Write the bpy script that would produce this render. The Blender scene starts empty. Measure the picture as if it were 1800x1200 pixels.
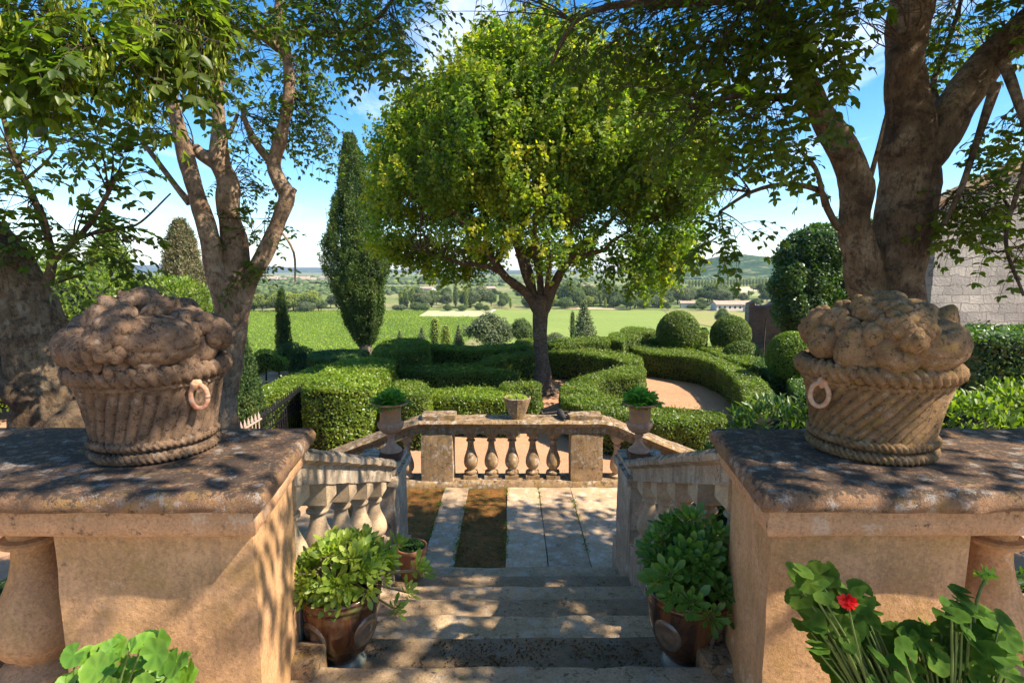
import bpy, bmesh, math, random
import numpy as np
from math import radians as R, sin, cos, pi, sqrt, atan2
from mathutils import Vector, Matrix

random.seed(7)
rng = np.random.default_rng(11)
scn = bpy.context.scene
COL = scn.collection

# ------------------------------------------------------------------ camera, sky, sun, exposure
CAMH = 1.60
PITCH = R(7.27)
FPX = 980.0
cam_d = bpy.data.cameras.new('camera')
cam = bpy.data.objects.new('camera', cam_d)
COL.objects.link(cam)
cam.location = (0, 0, CAMH)
cam.rotation_euler = (pi / 2 - PITCH, 0, 0)
cam_d.sensor_width = 36
cam_d.lens = 36 * FPX / 1800
cam_d.clip_start = 0.05
cam_d.clip_end = 30000
scn.camera = cam

SUN_TO = Vector((0.95, -0.34, 1.06)).normalized()
SUN_EL = math.asin(SUN_TO.z)
SUN_AZ = atan2(SUN_TO.x, SUN_TO.y)            # clockwise from +Y
world = bpy.data.worlds.new('World')
scn.world = world
world.use_nodes = True
wn = world.node_tree
wn.nodes.clear()
def wnode(t, **k):
    n = wn.nodes.new(t)
    for a, b in k.items():
        setattr(n, a, b)
    return n
w_out = wnode('ShaderNodeOutputWorld')
w_bg = wnode('ShaderNodeBackground')
w_bg.inputs['Strength'].default_value = 0.10
w_sky = wnode('ShaderNodeTexSky', sky_type='NISHITA', sun_disc=False, sun_elevation=SUN_EL, sun_rotation=SUN_AZ,
              altitude=100, air_density=1.0, dust_density=0.15, ozone_density=2.5)
w_tc = wnode('ShaderNodeTexCoord')
w_sep = wnode('ShaderNodeSeparateXYZ')
wn.links.new(w_tc.outputs['Generated'], w_sep.inputs[0])
# clouds: project direction on a plane high above (x/z, y/z) and use streaky noise
w_mx = wnode('ShaderNodeMath', operation='MAXIMUM'); w_mx.inputs[1].default_value = 0.03
wn.links.new(w_sep.outputs['Z'], w_mx.inputs[0])
w_dx = wnode('ShaderNodeMath', operation='DIVIDE'); w_dy = wnode('ShaderNodeMath', operation='DIVIDE')
wn.links.new(w_sep.outputs['X'], w_dx.inputs[0]); wn.links.new(w_mx.outputs[0], w_dx.inputs[1])
wn.links.new(w_sep.outputs['Y'], w_dy.inputs[0]); wn.links.new(w_mx.outputs[0], w_dy.inputs[1])
w_cmb = wnode('ShaderNodeCombineXYZ')
wn.links.new(w_dx.outputs[0], w_cmb.inputs[0]); wn.links.new(w_dy.outputs[0], w_cmb.inputs[1])
w_map = wnode('ShaderNodeMapping'); w_map.inputs['Scale'].default_value = (0.75, 0.42, 1); w_map.inputs['Location'].default_value = (3.1, 0.6, 0)
w_map.inputs['Rotation'].default_value = (0, 0, 0.55)
wn.links.new(w_cmb.outputs[0], w_map.inputs[0])
w_n = wnode('ShaderNodeTexNoise'); w_n.inputs['Scale'].default_value = 1.0; w_n.inputs['Detail'].default_value = 9
w_n.inputs['Roughness'].default_value = 0.58; w_n.inputs['Distortion'].default_value = 0.35
wn.links.new(w_map.outputs[0], w_n.inputs['Vector'])
w_cr = wnode('ShaderNodeMapRange'); w_cr.inputs['From Min'].default_value = 0.53; w_cr.inputs['From Max'].default_value = 0.72
w_cr.inputs['To Max'].default_value = 0.9
wn.links.new(w_n.outputs['Fac'], w_cr.inputs['Value'])
w_mix = wnode('ShaderNodeMix', data_type='RGBA')
w_fd = wnode('ShaderNodeMapRange'); w_fd.inputs['From Min'].default_value = 0.08; w_fd.inputs['From Max'].default_value = 0.26; w_fd.inputs['To Min'].default_value = 0.12
wn.links.new(w_sep.outputs['Z'], w_fd.inputs['Value'])
w_fm = wnode('ShaderNodeMath', operation='MULTIPLY'); wn.links.new(w_cr.outputs[0], w_fm.inputs[0]); wn.links.new(w_fd.outputs[0], w_fm.inputs[1])
wn.links.new(w_fm.outputs[0], w_mix.inputs['Factor'])
w_hsv = wnode('ShaderNodeHueSaturation'); w_hsv.inputs['Saturation'].default_value = 1.38
wn.links.new(w_sky.outputs[0], w_hsv.inputs['Color'])
wn.links.new(w_hsv.outputs[0], w_mix.inputs['A'])
w_mix.inputs['B'].default_value = (6.6, 6.9, 7.4, 1)
wn.links.new(w_mix.outputs['Result'], w_bg.inputs['Color'])
wn.links.new(w_bg.outputs[0], w_out.inputs[0])

sun_d = bpy.data.lights.new('sun', 'SUN')
sun_d.energy = 4.5
sun_d.angle = R(0.53)
sun_d.color = (1.0, 0.90, 0.74)
sun = bpy.data.objects.new('sun', sun_d)
COL.objects.link(sun)
sun.rotation_euler = SUN_TO.to_track_quat('Z', 'Y').to_euler()

scn.view_settings.view_transform = 'Standard'
scn.view_settings.look = 'None'
scn.view_settings.gamma = 1.0
scn.view_settings.exposure = 1.4
scn.cycles.max_bounces = 8
scn.cycles.diffuse_bounces = 4
scn.cycles.transmission_bounces = 4
scn.cycles.sample_clamp_indirect = 6
scn.cycles.use_denoising = True

# ------------------------------------------------------------------ helpers
cp, sp_ = cos(PITCH), sin(PITCH)
def ray(px, py):
    a = (px - 900) / FPX; b = -(py - 600) / FPX
    return np.array([a, cp + b * sp_, -sp_ + b * cp])
def atY(px, py, Y):
    d = ray(px, py); t = Y / d[1]
    return np.array([d[0] * t, Y, CAMH + d[2] * t])
def atZ(px, py, Z):
    d = ray(px, py); t = (Z - CAMH) / d[2]
    return np.array([d[0] * t, d[1] * t, Z])

def nrm(a):
    a = np.asarray(a, float)
    return a / np.maximum(np.linalg.norm(a, axis=-1, keepdims=True), 1e-9)

def _hash(ix, iy, iz):
    h = (ix * 374761393 + iy * 668265263 + iz * 2147483647 % 2147483629) & 0xffffffff
    h = ((h ^ (h >> 13)) * 1274126177) & 0xffffffff
    h = h ^ (h >> 16)
    return (h & 0xffff) / 65535.0
def vnoise(P):
    P = np.asarray(P, float)
    i = np.floor(P).astype(np.int64); f = P - i; f = f * f * (3 - 2 * f)
    o = np.zeros(P.shape[:-1])
    for dx in (0, 1):
        for dy in (0, 1):
            for dz in (0, 1):
                w = (f[..., 0] if dx else 1 - f[..., 0]) * (f[..., 1] if dy else 1 - f[..., 1]) * (f[..., 2] if dz else 1 - f[..., 2])
                o += w * _hash(i[..., 0] + dx, i[..., 1] + dy, i[..., 2] + dz)
    return o * 2 - 1
def fbm(P, oc=4, g=0.5):
    a, s, o = 1.0, 0.0, 0
    for k in range(oc):
        o = o + a * vnoise(np.asarray(P) * (2 ** k) + k * 17.3); s += a; a *= g
    return o / s

class MB:
    """collects vertices, faces (tuples) and material indices"""
    def __init__(s):
        s.v = []; s.n = 0; s.chunks = []      # chunks: (faces array (m,k), mat)
        s.r = []
    def add(s, V, F, mi=0, rnd=None):
        V = np.asarray(V, float).reshape(-1, 3)
        if isinstance(F, np.ndarray):
            s.chunks.append((F.astype(np.int32) + s.n, mi))
        else:
            by = {}
            for f in F:
                by.setdefault(len(f), []).append(f)
            for k, l in by.items():
                s.chunks.append((np.array(l, dtype=np.int32) + s.n, mi))
        s.v.append(V); s.n += len(V)
        s.r.append(np.full(len(V), 0.5) if rnd is None else np.asarray(rnd, float))
        return s
    def arrays(s):
        return np.concatenate(s.v), np.concatenate(s.r)
    def mesh(s, name, mats, smooth=True):
        V, r = s.arrays()
        me = bpy.data.meshes.new(name)
        me.vertices.add(len(V)); me.vertices.foreach_set('co', V.astype(np.float32).ravel())
        nl = sum(c[0].size for c in s.chunks); nf = sum(len(c[0]) for c in s.chunks)
        me.loops.add(nl); me.polygons.add(nf)
        vi = np.concatenate([c[0].ravel() for c in s.chunks])
        tot = np.concatenate([np.full(len(c[0]), c[0].shape[1]) for c in s.chunks])
        st = np.concatenate([[0], np.cumsum(tot)[:-1]])
        me.loops.foreach_set('vertex_index', vi.astype(np.int32))
        me.polygons.foreach_set('loop_start', st.astype(np.int32))
        mi = np.concatenate([np.full(len(c[0]), c[1]) for c in s.chunks])
        me.polygons.foreach_set('material_index', mi.astype(np.int32))
        me.polygons.foreach_set('use_smooth', np.full(nf, smooth))
        at = me.attributes.new('rnd', 'FLOAT', 'POINT'); at.data.foreach_set('value', r.astype(np.float32))
        for m in (mats if isinstance(mats, (list, tuple)) else [mats]):
            me.materials.append(m)
        me.update(calc_edges=True)
        return me
    def build(s, name, mats, parent=None, smooth=True, loc=None):
        if loc is not None:
            s.v = [v - np.asarray(loc) for v in s.v]
        o = bpy.data.objects.new(name, s.mesh(name, mats, smooth))
        COL.objects.link(o)
        if loc is not None: o.location = loc
        if parent is not None: o.parent = parent
        return o

def tag(o, label=None, cat=None, group=None, kind=None):
    if label: o['label'] = label
    if cat: o['category'] = cat
    if group: o['group'] = group
    if kind: o['kind'] = kind
    return o
def thing(name, label, cat, loc=(0, 0, 0), group=None):
    o = bpy.data.objects.new(name, None); COL.objects.link(o)
    o.location = loc; o.empty_display_size = 0.1
    return tag(o, label, cat, group)
def copy_tree(o, parent=None):
    c = o.copy(); COL.objects.link(c); c.parent = parent
    for ch in list(o.children): copy_tree(ch, c)
    return c
def flat(o):
    return o
def sharp(o, ang=35):
    me = o.data
    me.set_sharp_from_angle(angle=R(ang))
    return o

BOXF = [(0, 3, 2, 1), (4, 5, 6, 7), (0, 1, 5, 4), (1, 2, 6, 5), (2, 3, 7, 6), (3, 0, 4, 7)]
def box(mb, x0, x1, y0, y1, z0, z1, mi=0):
    mb.add([(x0, y0, z0), (x1, y0, z0), (x1, y1, z0), (x0, y1, z0), (x0, y0, z1), (x1, y0, z1), (x1, y1, z1), (x0, y1, z1)], BOXF, mi)
def hexa(mb, V, mi=0):
    mb.add(V, BOXF, mi)
def bevel(o, w, seg=2, ang=30):
    m = o.modifiers.new('b', 'BEVEL'); m.width = w; m.segments = seg; m.limit_method = 'ANGLE'; m.angle_limit = R(ang)
    return o
def grid_mesh(mb, P, mi=0, closed_u=False, closed_v=False, rnd=None):
    """P (nu, nv, 3) -> quads"""
    nu, nv = P.shape[:2]
    iu = np.arange(nu if closed_u else nu - 1); iv = np.arange(nv if closed_v else nv - 1)
    a, b = np.meshgrid(iu, iv, indexing='ij')
    a2, b2 = (a + 1) % nu, (b + 1) % nv
    F = np.stack([a * nv + b, a2 * nv + b, a2 * nv + b2, a * nv + b2], -1).reshape(-1, 4)
    mb.add(P.reshape(-1, 3), F, mi, None if rnd is None else np.broadcast_to(rnd, P.shape[:2]).ravel())
def lathe(mb, prof, n=32, c=(0, 0, 0), mi=0, mod=None, caps=True):
    prof = np.array(prof, float)
    t = np.linspace(0, 2 * pi, n, endpoint=False)
    rr, zz = prof[:, 0][:, None], prof[:, 1][:, None] + 0 * t[None]
    rr = rr + 0 * t[None]
    if mod is not None: rr = rr * mod(t[None] + 0 * rr, zz)
    P = np.stack([c[0] + rr * np.cos(t)[None], c[1] + rr * np.sin(t)[None], c[2] + zz], -1)
    grid_mesh(mb, P, mi, closed_v=True)
    if caps:
        b = mb.n
        mb.add([(c[0], c[1], c[2] + prof[0, 1]), (c[0], c[1], c[2] + prof[-1, 1])], [], mi)
        L = len(prof); base = b - L * n
        F = [(b - base, (i + 1) % n, i) for i in range(n)] + [(b + 1 - base, (L - 1) * n + i, (L - 1) * n + (i + 1) % n) for i in range(n)]
        mb.chunks.append((np.array(F, dtype=np.int32) + base, mi))
def crv(pts, n):
    """catmull-rom resample (rows may hold radius too)"""
    P = np.array(pts, float); m = len(P)
    if m == 2:
        t = np.linspace(0, 1, n)[:, None]; return P[0] * (1 - t) + P[1] * t
    Q = np.vstack([2 * P[0] - P[1], P, 2 * P[-1] - P[-2]])
    out = []
    for u in np.linspace(0, m - 1, n):
        i = min(int(u), m - 2); t = u - i
        p0, p1, p2, p3 = Q[i], Q[i + 1], Q[i + 2], Q[i + 3]
        out.append(0.5 * ((2 * p1) + (-p0 + p2) * t + (2 * p0 - 5 * p1 + 4 * p2 - p3) * t * t + (-p0 + 3 * p1 - 3 * p2 + p3) * t ** 3))
    return np.array(out)
def tube(mb, pts, seg=10, n=None, noise=0.0, nscale=3.0, mi=0, caps=True, seed=0, lump=0.0):
    """pts rows (x,y,z,r)"""
    if n: pts = crv(pts, n)
    P = np.array(pts, float); C = P[:, :3]; r = P[:, 3]
    T = nrm(np.gradient(C, axis=0))
    a = np.array([0, 0, 1.0]) if abs(T[0, 2]) < 0.9 else np.array([1.0, 0, 0])
    U = []
    u = nrm(np.cross(a, T[0]))
    for t in T:
        u = nrm(u - t * np.dot(u, t)); U.append(u)
    U = np.array(U); W = np.cross(T, U)
    th = np.linspace(0, 2 * pi, seg, endpoint=False)
    D = U[:, None] * np.cos(th)[None, :, None] + W[:, None] * np.sin(th)[None, :, None]
    V = C[:, None] + D * r[:, None, None]
    if noise:
        k = fbm(V * nscale + seed, 4) * noise
        if lump: k = k + lump * np.maximum(0, vnoise(V * nscale * 0.45 + seed + 9)) ** 2
        V = V + D * (k * np.minimum(1, r / 0.05)[:, None])[..., None] * 1.0
    grid_mesh(mb, V, mi, closed_v=True)
    if caps:
        b = mb.n; base = b - len(P) * seg; L = len(P)
        mb.add([C[0], C[-1]], [], mi)
        F = [(b - base, (i + 1) % seg, i) for i in range(seg)] + [(b + 1 - base, (L - 1) * seg + i, (L - 1) * seg + (i + 1) % seg) for i in range(seg)]
        mb.chunks.append((np.array(F, dtype=np.int32) + base, mi))
def sticks(mb, A, B, ra, rb, mi=0):
    """many thin three-sided twigs"""
    A = np.asarray(A, float); B = np.asarray(B, float)
    if len(A) == 0: return
    ra = np.broadcast_to(ra, len(A)); rb = np.broadcast_to(rb, len(A))
    T = nrm(B - A); h = np.where(np.abs(T[:, 2:3]) < 0.9, np.array([[0, 0, 1.0]]), np.array([[1.0, 0, 0]]))
    U = nrm(np.cross(h, T)); W = np.cross(T, U)
    V = []
    for (C, r) in ((A, ra), (B, rb)):
        for k in range(3):
            t = 2 * pi * k / 3
            V.append(C + (U * cos(t) + W * sin(t)) * r[:, None])
    V = np.stack(V, 1)
    b = np.arange(len(A))[:, None] * 6
    F = np.concatenate([b + np.array([[i, (i + 1) % 3, 3 + (i + 1) % 3, 3 + i]]) for i in range(3)])
    mb.add(V.reshape(-1, 3), F, mi)

# leaf templates: (verts, faces) along +x, width y, fold z
def T_rhomb():
    return np.array([(0, 0, 0), (0.45, 0.5, 0.10), (1, 0, -0.05), (0.45, -0.5, 0.10)]), np.array([[0, 3, 2, 1]])
def T_oval():
    v = [(0, 0, 0), (0.22, .36, .07), (0.55, .46, .08), (0.85, .22, .0), (1, 0, -.08), (0.85, -.22, .0), (0.55, -.46, .08), (.22, -.36, .07), (.5, 0, 0.0)]
    return np.array(v), np.array([[0, 8, 2, 1], [8, 4, 3, 2], [8, 6, 5, 4], [0, 7, 6, 8]])
def T_lobed():
    v = [(0, 0, 0), (.15, .45, .04), (.45, .35, .05), (.55, .62, .0), (.72, .28, .03), (1, 0, -.1), (.72, -.28, .03), (.55, -.62, 0), (.45, -.35, .05), (.15, -.45, .04)]
    return np.array(v), np.array([[0, 2, 1, 1], [0, 4, 3, 2], [0, 6, 5, 4], [0, 8, 7, 6], [0, 9, 8, 8]])[1:4]
def T_spoon():
    v = [(0, .05, 0), (.4, .12, .04), (.68, .19, .1), (.88, .13, .17), (1, 0, .22), (.88, -.13, .17), (.68, -.19, .1), (.4, -.12, .04), (0, -.05, 0), (.5, 0, -.03)]
    return np.array(v), np.array([[9, 2, 1, 0], [9, 4, 3, 2], [9, 6, 5, 4], [9, 8, 7, 6], [9, 0, 8, 9]])[:4]
RH, OV, LB, SPN = T_rhomb(), T_oval(), T_lobed(), T_spoon()
def leaves(mb, B, A, N, size, tpl=RH, width=0.6, mi=0, rnd=None):
    B = np.asarray(B, float); n = len(B)
    if n == 0: return
    A = nrm(A); N = np.asarray(N, float); N = nrm(N - A * np.sum(A * N, 1, keepdims=True)); Y = np.cross(N, A)
    size = np.broadcast_to(size, n)
    tv, tf = tpl; k = len(tv)
    V = B[:, None] + size[:, None, None] * (tv[None, :, 0:1] * A[:, None] + tv[None, :, 1:2] * width * Y[:, None] + tv[None, :, 2:3] * N[:, None])
    F = (np.arange(n)[:, None, None] * k + tf[None]).reshape(-1, tf.shape[1])
    if rnd is None: rnd = rng.random(n)
    mb.add(V.reshape(-1, 3), F, mi, np.repeat(rnd, k))
def rvec(n):
    return nrm(rng.normal(size=(n, 3)))

# ------------------------------------------------------------------ materials
def mat(name):
    m = bpy.data.materials.new(name); m.use_nodes = True
    nt = m.node_tree; nt.nodes.clear()
    out = nt.nodes.new('ShaderNodeOutputMaterial'); b = nt.nodes.new('ShaderNodeBsdfPrincipled')
    nt.links.new(b.outputs[0], out.inputs[0])
    return m, nt, b, out
def N(nt, t, ins=None, **k):
    n = nt.nodes.new(t)
    for a, b in k.items(): setattr(n, a, b)
    for a, b in (ins or {}).items():
        if isinstance(b, bpy.types.NodeSocket): nt.links.new(b, n.inputs[a])
        else: n.inputs[a].default_value = b
    return n
def c4(c): return (c[0], c[1], c[2], 1)
def noise(nt, vec, s, d=5, r=0.6, dist=0.0):
    return N(nt, 'ShaderNodeTexNoise', {'Vector': vec, 'Scale': s, 'Detail': d, 'Roughness': r, 'Distortion': dist}).outputs['Fac']
def mrange(nt, v, a, b, c=0.0, d=1.0):
    return N(nt, 'ShaderNodeMapRange', {'Value': v, 'From Min': a, 'From Max': b, 'To Min': c, 'To Max': d}).outputs[0]
def mixc(nt, f, a, b):
    n = nt.nodes.new('ShaderNodeMix'); n.data_type = 'RGBA'
    for s, v in (('Factor', f), ('A', a), ('B', b)):
        if isinstance(v, bpy.types.NodeSocket): nt.links.new(v, n.inputs[s])
        else: n.inputs[s].default_value = v if s == 'Factor' else c4(v)
    return n.outputs['Result']
def math_(nt, op, a, b=0.0):
    n = nt.nodes.new('ShaderNodeMath'); n.operation = op
    for i, v in enumerate((a, b)):
        if isinstance(v, bpy.types.NodeSocket): nt.links.new(v, n.inputs[i])
        else: n.inputs[i].default_value = v
    return n.outputs[0]
def bump(nt, h, b, st=0.5, dist=0.02):
    n = N(nt, 'ShaderNodeBump', {'Height': h, 'Strength': st, 'Distance': dist}); nt.links.new(n.outputs[0], b.inputs['Normal'])

def stone_mat(name, c1, c2, dark=(.06, .045, .035), pale=(.55, .52, .46), top=0.0, darkamt=0.5, paleamt=0.5, sc=1.0, rough=0.9, streak=0.0, yellow=0.0, bst=0.5, tint=0.0):
    m, nt, b, out = mat(name)
    g = N(nt, 'ShaderNodeNewGeometry'); P = g.outputs['Position']
    n1 = noise(nt, P, 3.2 * sc, 8, .65, .3); n2 = noise(nt, P, 9 * sc, 8, .72, .5); n3 = noise(nt, P, 75 * sc, 4, .75); n4 = noise(nt, P, 30 * sc, 6, .75)
    col = mixc(nt, mrange(nt, n1, .42, .58), c1, c2)
    col = mixc(nt, mrange(nt, n4, .46, .62, 0, .55), col, tuple(x * .55 for x in c1))
    col = mixc(nt, mrange(nt, n3, .52, .66, 0, .5), col, tuple(x * .45 for x in c2))
    col = mixc(nt, mrange(nt, n3, .46, .36, 0, .35), col, tuple(min(1, x * 1.35) for x in c1))
    if yellow: col = mixc(nt, mrange(nt, noise(nt, P, 6 * sc, 7, .7), .52, .6, 0, yellow), col, (.33, .20, .045))
    sep = N(nt, 'ShaderNodeSeparateXYZ', {'Vector': g.outputs['Normal']}).outputs['Z']
    up = mrange(nt, sep, .35, .85, 0, top)
    thr = math_(nt, 'ADD', math_(nt, 'ADD', math_(nt, 'MULTIPLY', n2, .6), math_(nt, 'MULTIPLY', n4, .4)), up)
    lo = .60 - .10 * darkamt
    dm = mrange(nt, thr, lo, lo + .05, 0, .88)
    col = mixc(nt, dm, col, dark)
    if streak:
        mp = N(nt, 'ShaderNodeMapping', {'Vector': P, 'Scale': (9, 9, .9)}).outputs[0]
        col = mixc(nt, mrange(nt, noise(nt, mp, 1.6, 6, .7), .5, .62, 0, streak), col, tuple(x * 1.3 for x in dark))
    v = N(nt, 'ShaderNodeTexVoronoi', {'Vector': P, 'Scale': 7 * sc, 'Randomness': 1.0})
    sp = math_(nt, 'SUBTRACT', v.outputs['Distance'], math_(nt, 'MULTIPLY', math_(nt, 'SUBTRACT', n4, .5), 2.2))
    nw = noise(nt, P, 1.9 * sc + .3, 4)
    pm = math_(nt, 'MULTIPLY', mrange(nt, sp, .36, .28, 0, 1), mrange(nt, nw, .60 - .14 * paleamt, .64 - .14 * paleamt, 0, .8))
    pm = math_(nt, 'MULTIPLY', pm, mrange(nt, n3, .35, .6, 1, .45))
    col = mixc(nt, pm, col, pale)
    if tint:
        oi = N(nt, 'ShaderNodeObjectInfo').outputs['Color']
        mm_ = nt.nodes.new('ShaderNodeMix'); mm_.data_type = 'RGBA'; mm_.blend_type = 'MULTIPLY'; mm_.inputs['Factor'].default_value = 1
        nt.links.new(col, mm_.inputs['A']); nt.links.new(oi, mm_.inputs['B']); col = mm_.outputs['Result']
    nt.links.new(col, b.inputs['Base Color']); b.inputs['Roughness'].default_value = rough
    b.inputs['Specular IOR Level'].default_value = .2
    h = math_(nt, 'ADD', math_(nt, 'MULTIPLY', n3, .5), math_(nt, 'MULTIPLY', n4, .9))
    bump(nt, h, b, bst, .012)
    return m
def leaf_mat(name, cols, trans=0.45, rough=0.42, tint=(1.15, 1.25, .35), spec=.5):
    m, nt, b, out = mat(name)
    a = N(nt, 'ShaderNodeAttribute', attribute_name='rnd').outputs['Fac']
    r = nt.nodes.new('ShaderNodeValToRGB'); e = r.color_ramp.elements
    k = len(cols)
    e[0].color = c4(cols[0]); e[0].position = 0; e[1].color = c4(cols[-1]); e[1].position = 1
    for i in range(1, k - 1):
        x = e.new(i / (k - 1)); x.color = c4(cols[i])
    nt.links.new(a, r.inputs[0])
    P = N(nt, 'ShaderNodeNewGeometry').outputs['Position']
    vv = mrange(nt, noise(nt, P, .9, 3), .3, .7, .75, 1.25)
    hv = N(nt, 'ShaderNodeHueSaturation', {'Color': r.outputs[0], 'Value': vv}).outputs[0]
    hv = mixc(nt, mrange(nt, noise(nt, P, 2.3, 5, .7), .52, .66, 0, .35), hv, tuple(.6 * x + .4 * y for x, y in zip(cols[-1], (.22, .16, .03))))
    nt.links.new(hv, b.inputs['Base Color']); b.inputs['Roughness'].default_value = rough
    b.inputs['Specular IOR Level'].default_value = spec
    tc = nt.nodes.new('ShaderNodeMix'); tc.data_type = 'RGBA'; tc.blend_type = 'MULTIPLY'; tc.inputs['Factor'].default_value = 1
    nt.links.new(hv, tc.inputs['A']); tc.inputs['B'].default_value = (tint[0] * 1.6, tint[1] * 1.6, tint[2] * 1.6, 1)
    t = N(nt, 'ShaderNodeBsdfTranslucent', {'Color': tc.outputs['Result']})
    ms = N(nt, 'ShaderNodeMixShader', {0: trans}); nt.links.new(b.outputs[0], ms.inputs[1]); nt.links.new(t.outputs[0], ms.inputs[2])
    nt.links.new(ms.outputs[0], out.inputs[0])
    return m
def bark_mat(name, c1, c2, c3, sc=1.0, bst=.8):
    m, nt, b, out = mat(name)
    P = N(nt, 'ShaderNodeNewGeometry').outputs['Position']
    n1 = noise(nt, P, 3 * sc, 6, .6, .6); n2 = noise(nt, P, 16 * sc, 6, .7, .3)
    mp = N(nt, 'ShaderNodeMapping', {'Vector': P, 'Scale': (1, 1, .3)}).outputs[0]
    n3 = noise(nt, mp, 48 * sc, 6, .75)
    col = mixc(nt, mrange(nt, n1, .40, .60), c1, c2)
    col = mixc(nt, mrange(nt, n2, .47, .58, 0, .7), col, c3)
    col = mixc(nt, mrange(nt, noise(nt, P, 11 * sc, 8, .75, .4), .50, .60, 0, .7), col, tuple(x * .38 for x in c1))
    col = mixc(nt, mrange(nt, n3, .5, .62, 0, .6), col, tuple(x * .4 for x in c1))
    v = N(nt, 'ShaderNodeTexVoronoi', {'Vector': N(nt, 'ShaderNodeVectorMath', {0: P, 1: N(nt, 'ShaderNodeVectorMath', {0: N(nt, 'ShaderNodeTexNoise', {'Vector': P, 'Scale': 9.0, 'Detail': 5.0}).outputs['Color'], 'Scale': .22}, operation='SCALE').outputs[0]}, operation='ADD').outputs[0], 'Scale': 14 * sc})
    col = mixc(nt, math_(nt, 'MULTIPLY', mrange(nt, math_(nt, 'SUBTRACT', v.outputs['Distance'], math_(nt, 'MULTIPLY', n2, .5)), .0, -.1), mrange(nt, n1, .44, .54, 0, .4)), col, (.30, .27, .20))
    nt.links.new(col, b.inputs['Base Color']); b.inputs['Roughness'].default_value = .9; b.inputs['Specular IOR Level'].default_value = .2
    bump(nt, math_(nt, 'ADD', math_(nt, 'MULTIPLY', n3, .5), n2), b, bst, .03)
    return m
def plain(name, c, rough=.8, metal=0, n=0.25, sc=8, spec=.3, b2=None, bst=.0):
    m, nt, b, out = mat(name)
    P = N(nt, 'ShaderNodeNewGeometry').outputs['Position']
    nn = noise(nt, P, sc, 6, .65)
    c2 = b2 or tuple(x * (1 - 2 * n) for x in c)
    nt.links.new(mixc(nt, mrange(nt, nn, .35, .65), c, c2), b.inputs['Base Color'])
    b.inputs['Roughness'].default_value = rough; b.inputs['Metallic'].default_value = metal; b.inputs['Specular IOR Level'].default_value = spec
    if bst: bump(nt, nn, b, bst, .02)
    return m

M = {}
M['pier'] = stone_mat('warm_limestone', (.60, .34, .17), (.46, .26, .12), dark=(.20, .12, .08), streak=.3, yellow=.25, darkamt=.12, paleamt=.0, pale=(.66, .48, .33), sc=1.2, bst=.35)
M['band'] = stone_mat('coping_band_stone', (.58, .32, .17), (.48, .27, .14), dark=(.12, .075, .05), darkamt=.35, paleamt=.9, pale=(.64, .46, .33), sc=1.5, bst=.5)
M['coping'] = stone_mat('lichen_coping', (.30, .165, .09), (.17, .10, .06), dark=(.062, .045, .035), top=.10, darkamt=.55, paleamt=.75, pale=(.42, .37, .32), sc=2.6, yellow=.35, bst=.8)
M['rail'] = stone_mat('pale_rail_stone', (.52, .40, .28), (.40, .29, .19), dark=(.085, .06, .043), top=.08, darkamt=.45, paleamt=.7, sc=2, streak=.5, bst=.6)
M['bal'] = stone_mat('baluster_stone', (.56, .40, .25), (.46, .32, .19), dark=(.17, .12, .08), darkamt=.0, paleamt=.2, sc=2, bst=.3)
M['land'] = stone_mat('landing_stone', (.38, .25, .14), (.27, .17, .09), dark=(.055, .04, .028), top=.04, darkamt=.6, paleamt=.8, sc=2.2, yellow=.6, streak=.4, bst=.7)
M['step'] = stone_mat('step_stone', (.50, .35, .215), (.36, .25, .145), dark=(.115, .08, .05), darkamt=.55, paleamt=1.1, pale=(.44, .38, .31), sc=1.5, bst=.9, tint=.22)
M['slab'] = stone_mat('paving_stone', (.52, .36, .225), (.40, .275, .165), dark=(.11, .08, .06), darkamt=.45, paleamt=1.3, pale=(.56, .50, .43), sc=1.5, bst=.6, tint=.15)
M['moss'] = stone_mat('mossy_earth', (.30, .12, .03), (.14, .09, .02), dark=(.035, .035, .012), darkamt=.8, paleamt=-1, sc=2.5, bst=1.2)
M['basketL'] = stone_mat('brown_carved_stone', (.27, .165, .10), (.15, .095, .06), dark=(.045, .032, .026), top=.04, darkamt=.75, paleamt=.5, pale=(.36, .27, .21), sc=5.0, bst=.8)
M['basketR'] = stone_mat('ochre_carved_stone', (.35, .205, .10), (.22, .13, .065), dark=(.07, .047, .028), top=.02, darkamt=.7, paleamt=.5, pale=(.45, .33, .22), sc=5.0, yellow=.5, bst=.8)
M['wall'] = None
M['barkR'] = bark_mat('plane_bark', (.075, .048, .03), (.25, .175, .11), (.14, .088, .045), 1.0, 1.0)
M['barkL'] = bark_mat('smooth_bark', (.19, .12, .075), (.40, .29, .20), (.26, .165, .10), 1.2, .8)
M['barkC'] = bark_mat('grey_bark', (.11, .075, .05), (.18, .13, .09), (.07, .05, .035), 1.0, .8)
M['twig'] = plain('twig_bark', (.09, .06, .04), .9)
M['leafR'] = leaf_mat('ash_leaf', [(.045, .08, .010), (.08, .125, .013), (.14, .18, .018)], .6)
M['leafL'] = leaf_mat('ash_leaf_dark', [(.04, .075, .012), (.075, .12, .015), (.13, .18, .02)], .58)
M['seed'] = leaf_mat('seed_keys', [(.16, .22, .02), (.27, .32, .03), (.40, .40, .05)], .55)
M['leafC'] = leaf_mat('lime_tree_leaf', [(.05, .10, .012), (.095, .165, .016), (.19, .25, .022), (.36, .33, .03)], .52, .55, spec=.3)
M['cypress'] = leaf_mat('cypress_leaf', [(.03, .07, .018), (.055, .105, .02), (.14, .18, .035)], .2, .7)
M['cypdry'] = leaf_mat('dry_cypress_leaf', [(.10, .11, .04), (.16, .15, .07), (.24, .18, .11)], .15, .6)
M['box'] = leaf_mat('box_leaf', [(.05, .09, .012), (.10, .155, .016), (.20, .24, .03)], .38, .5)
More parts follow.
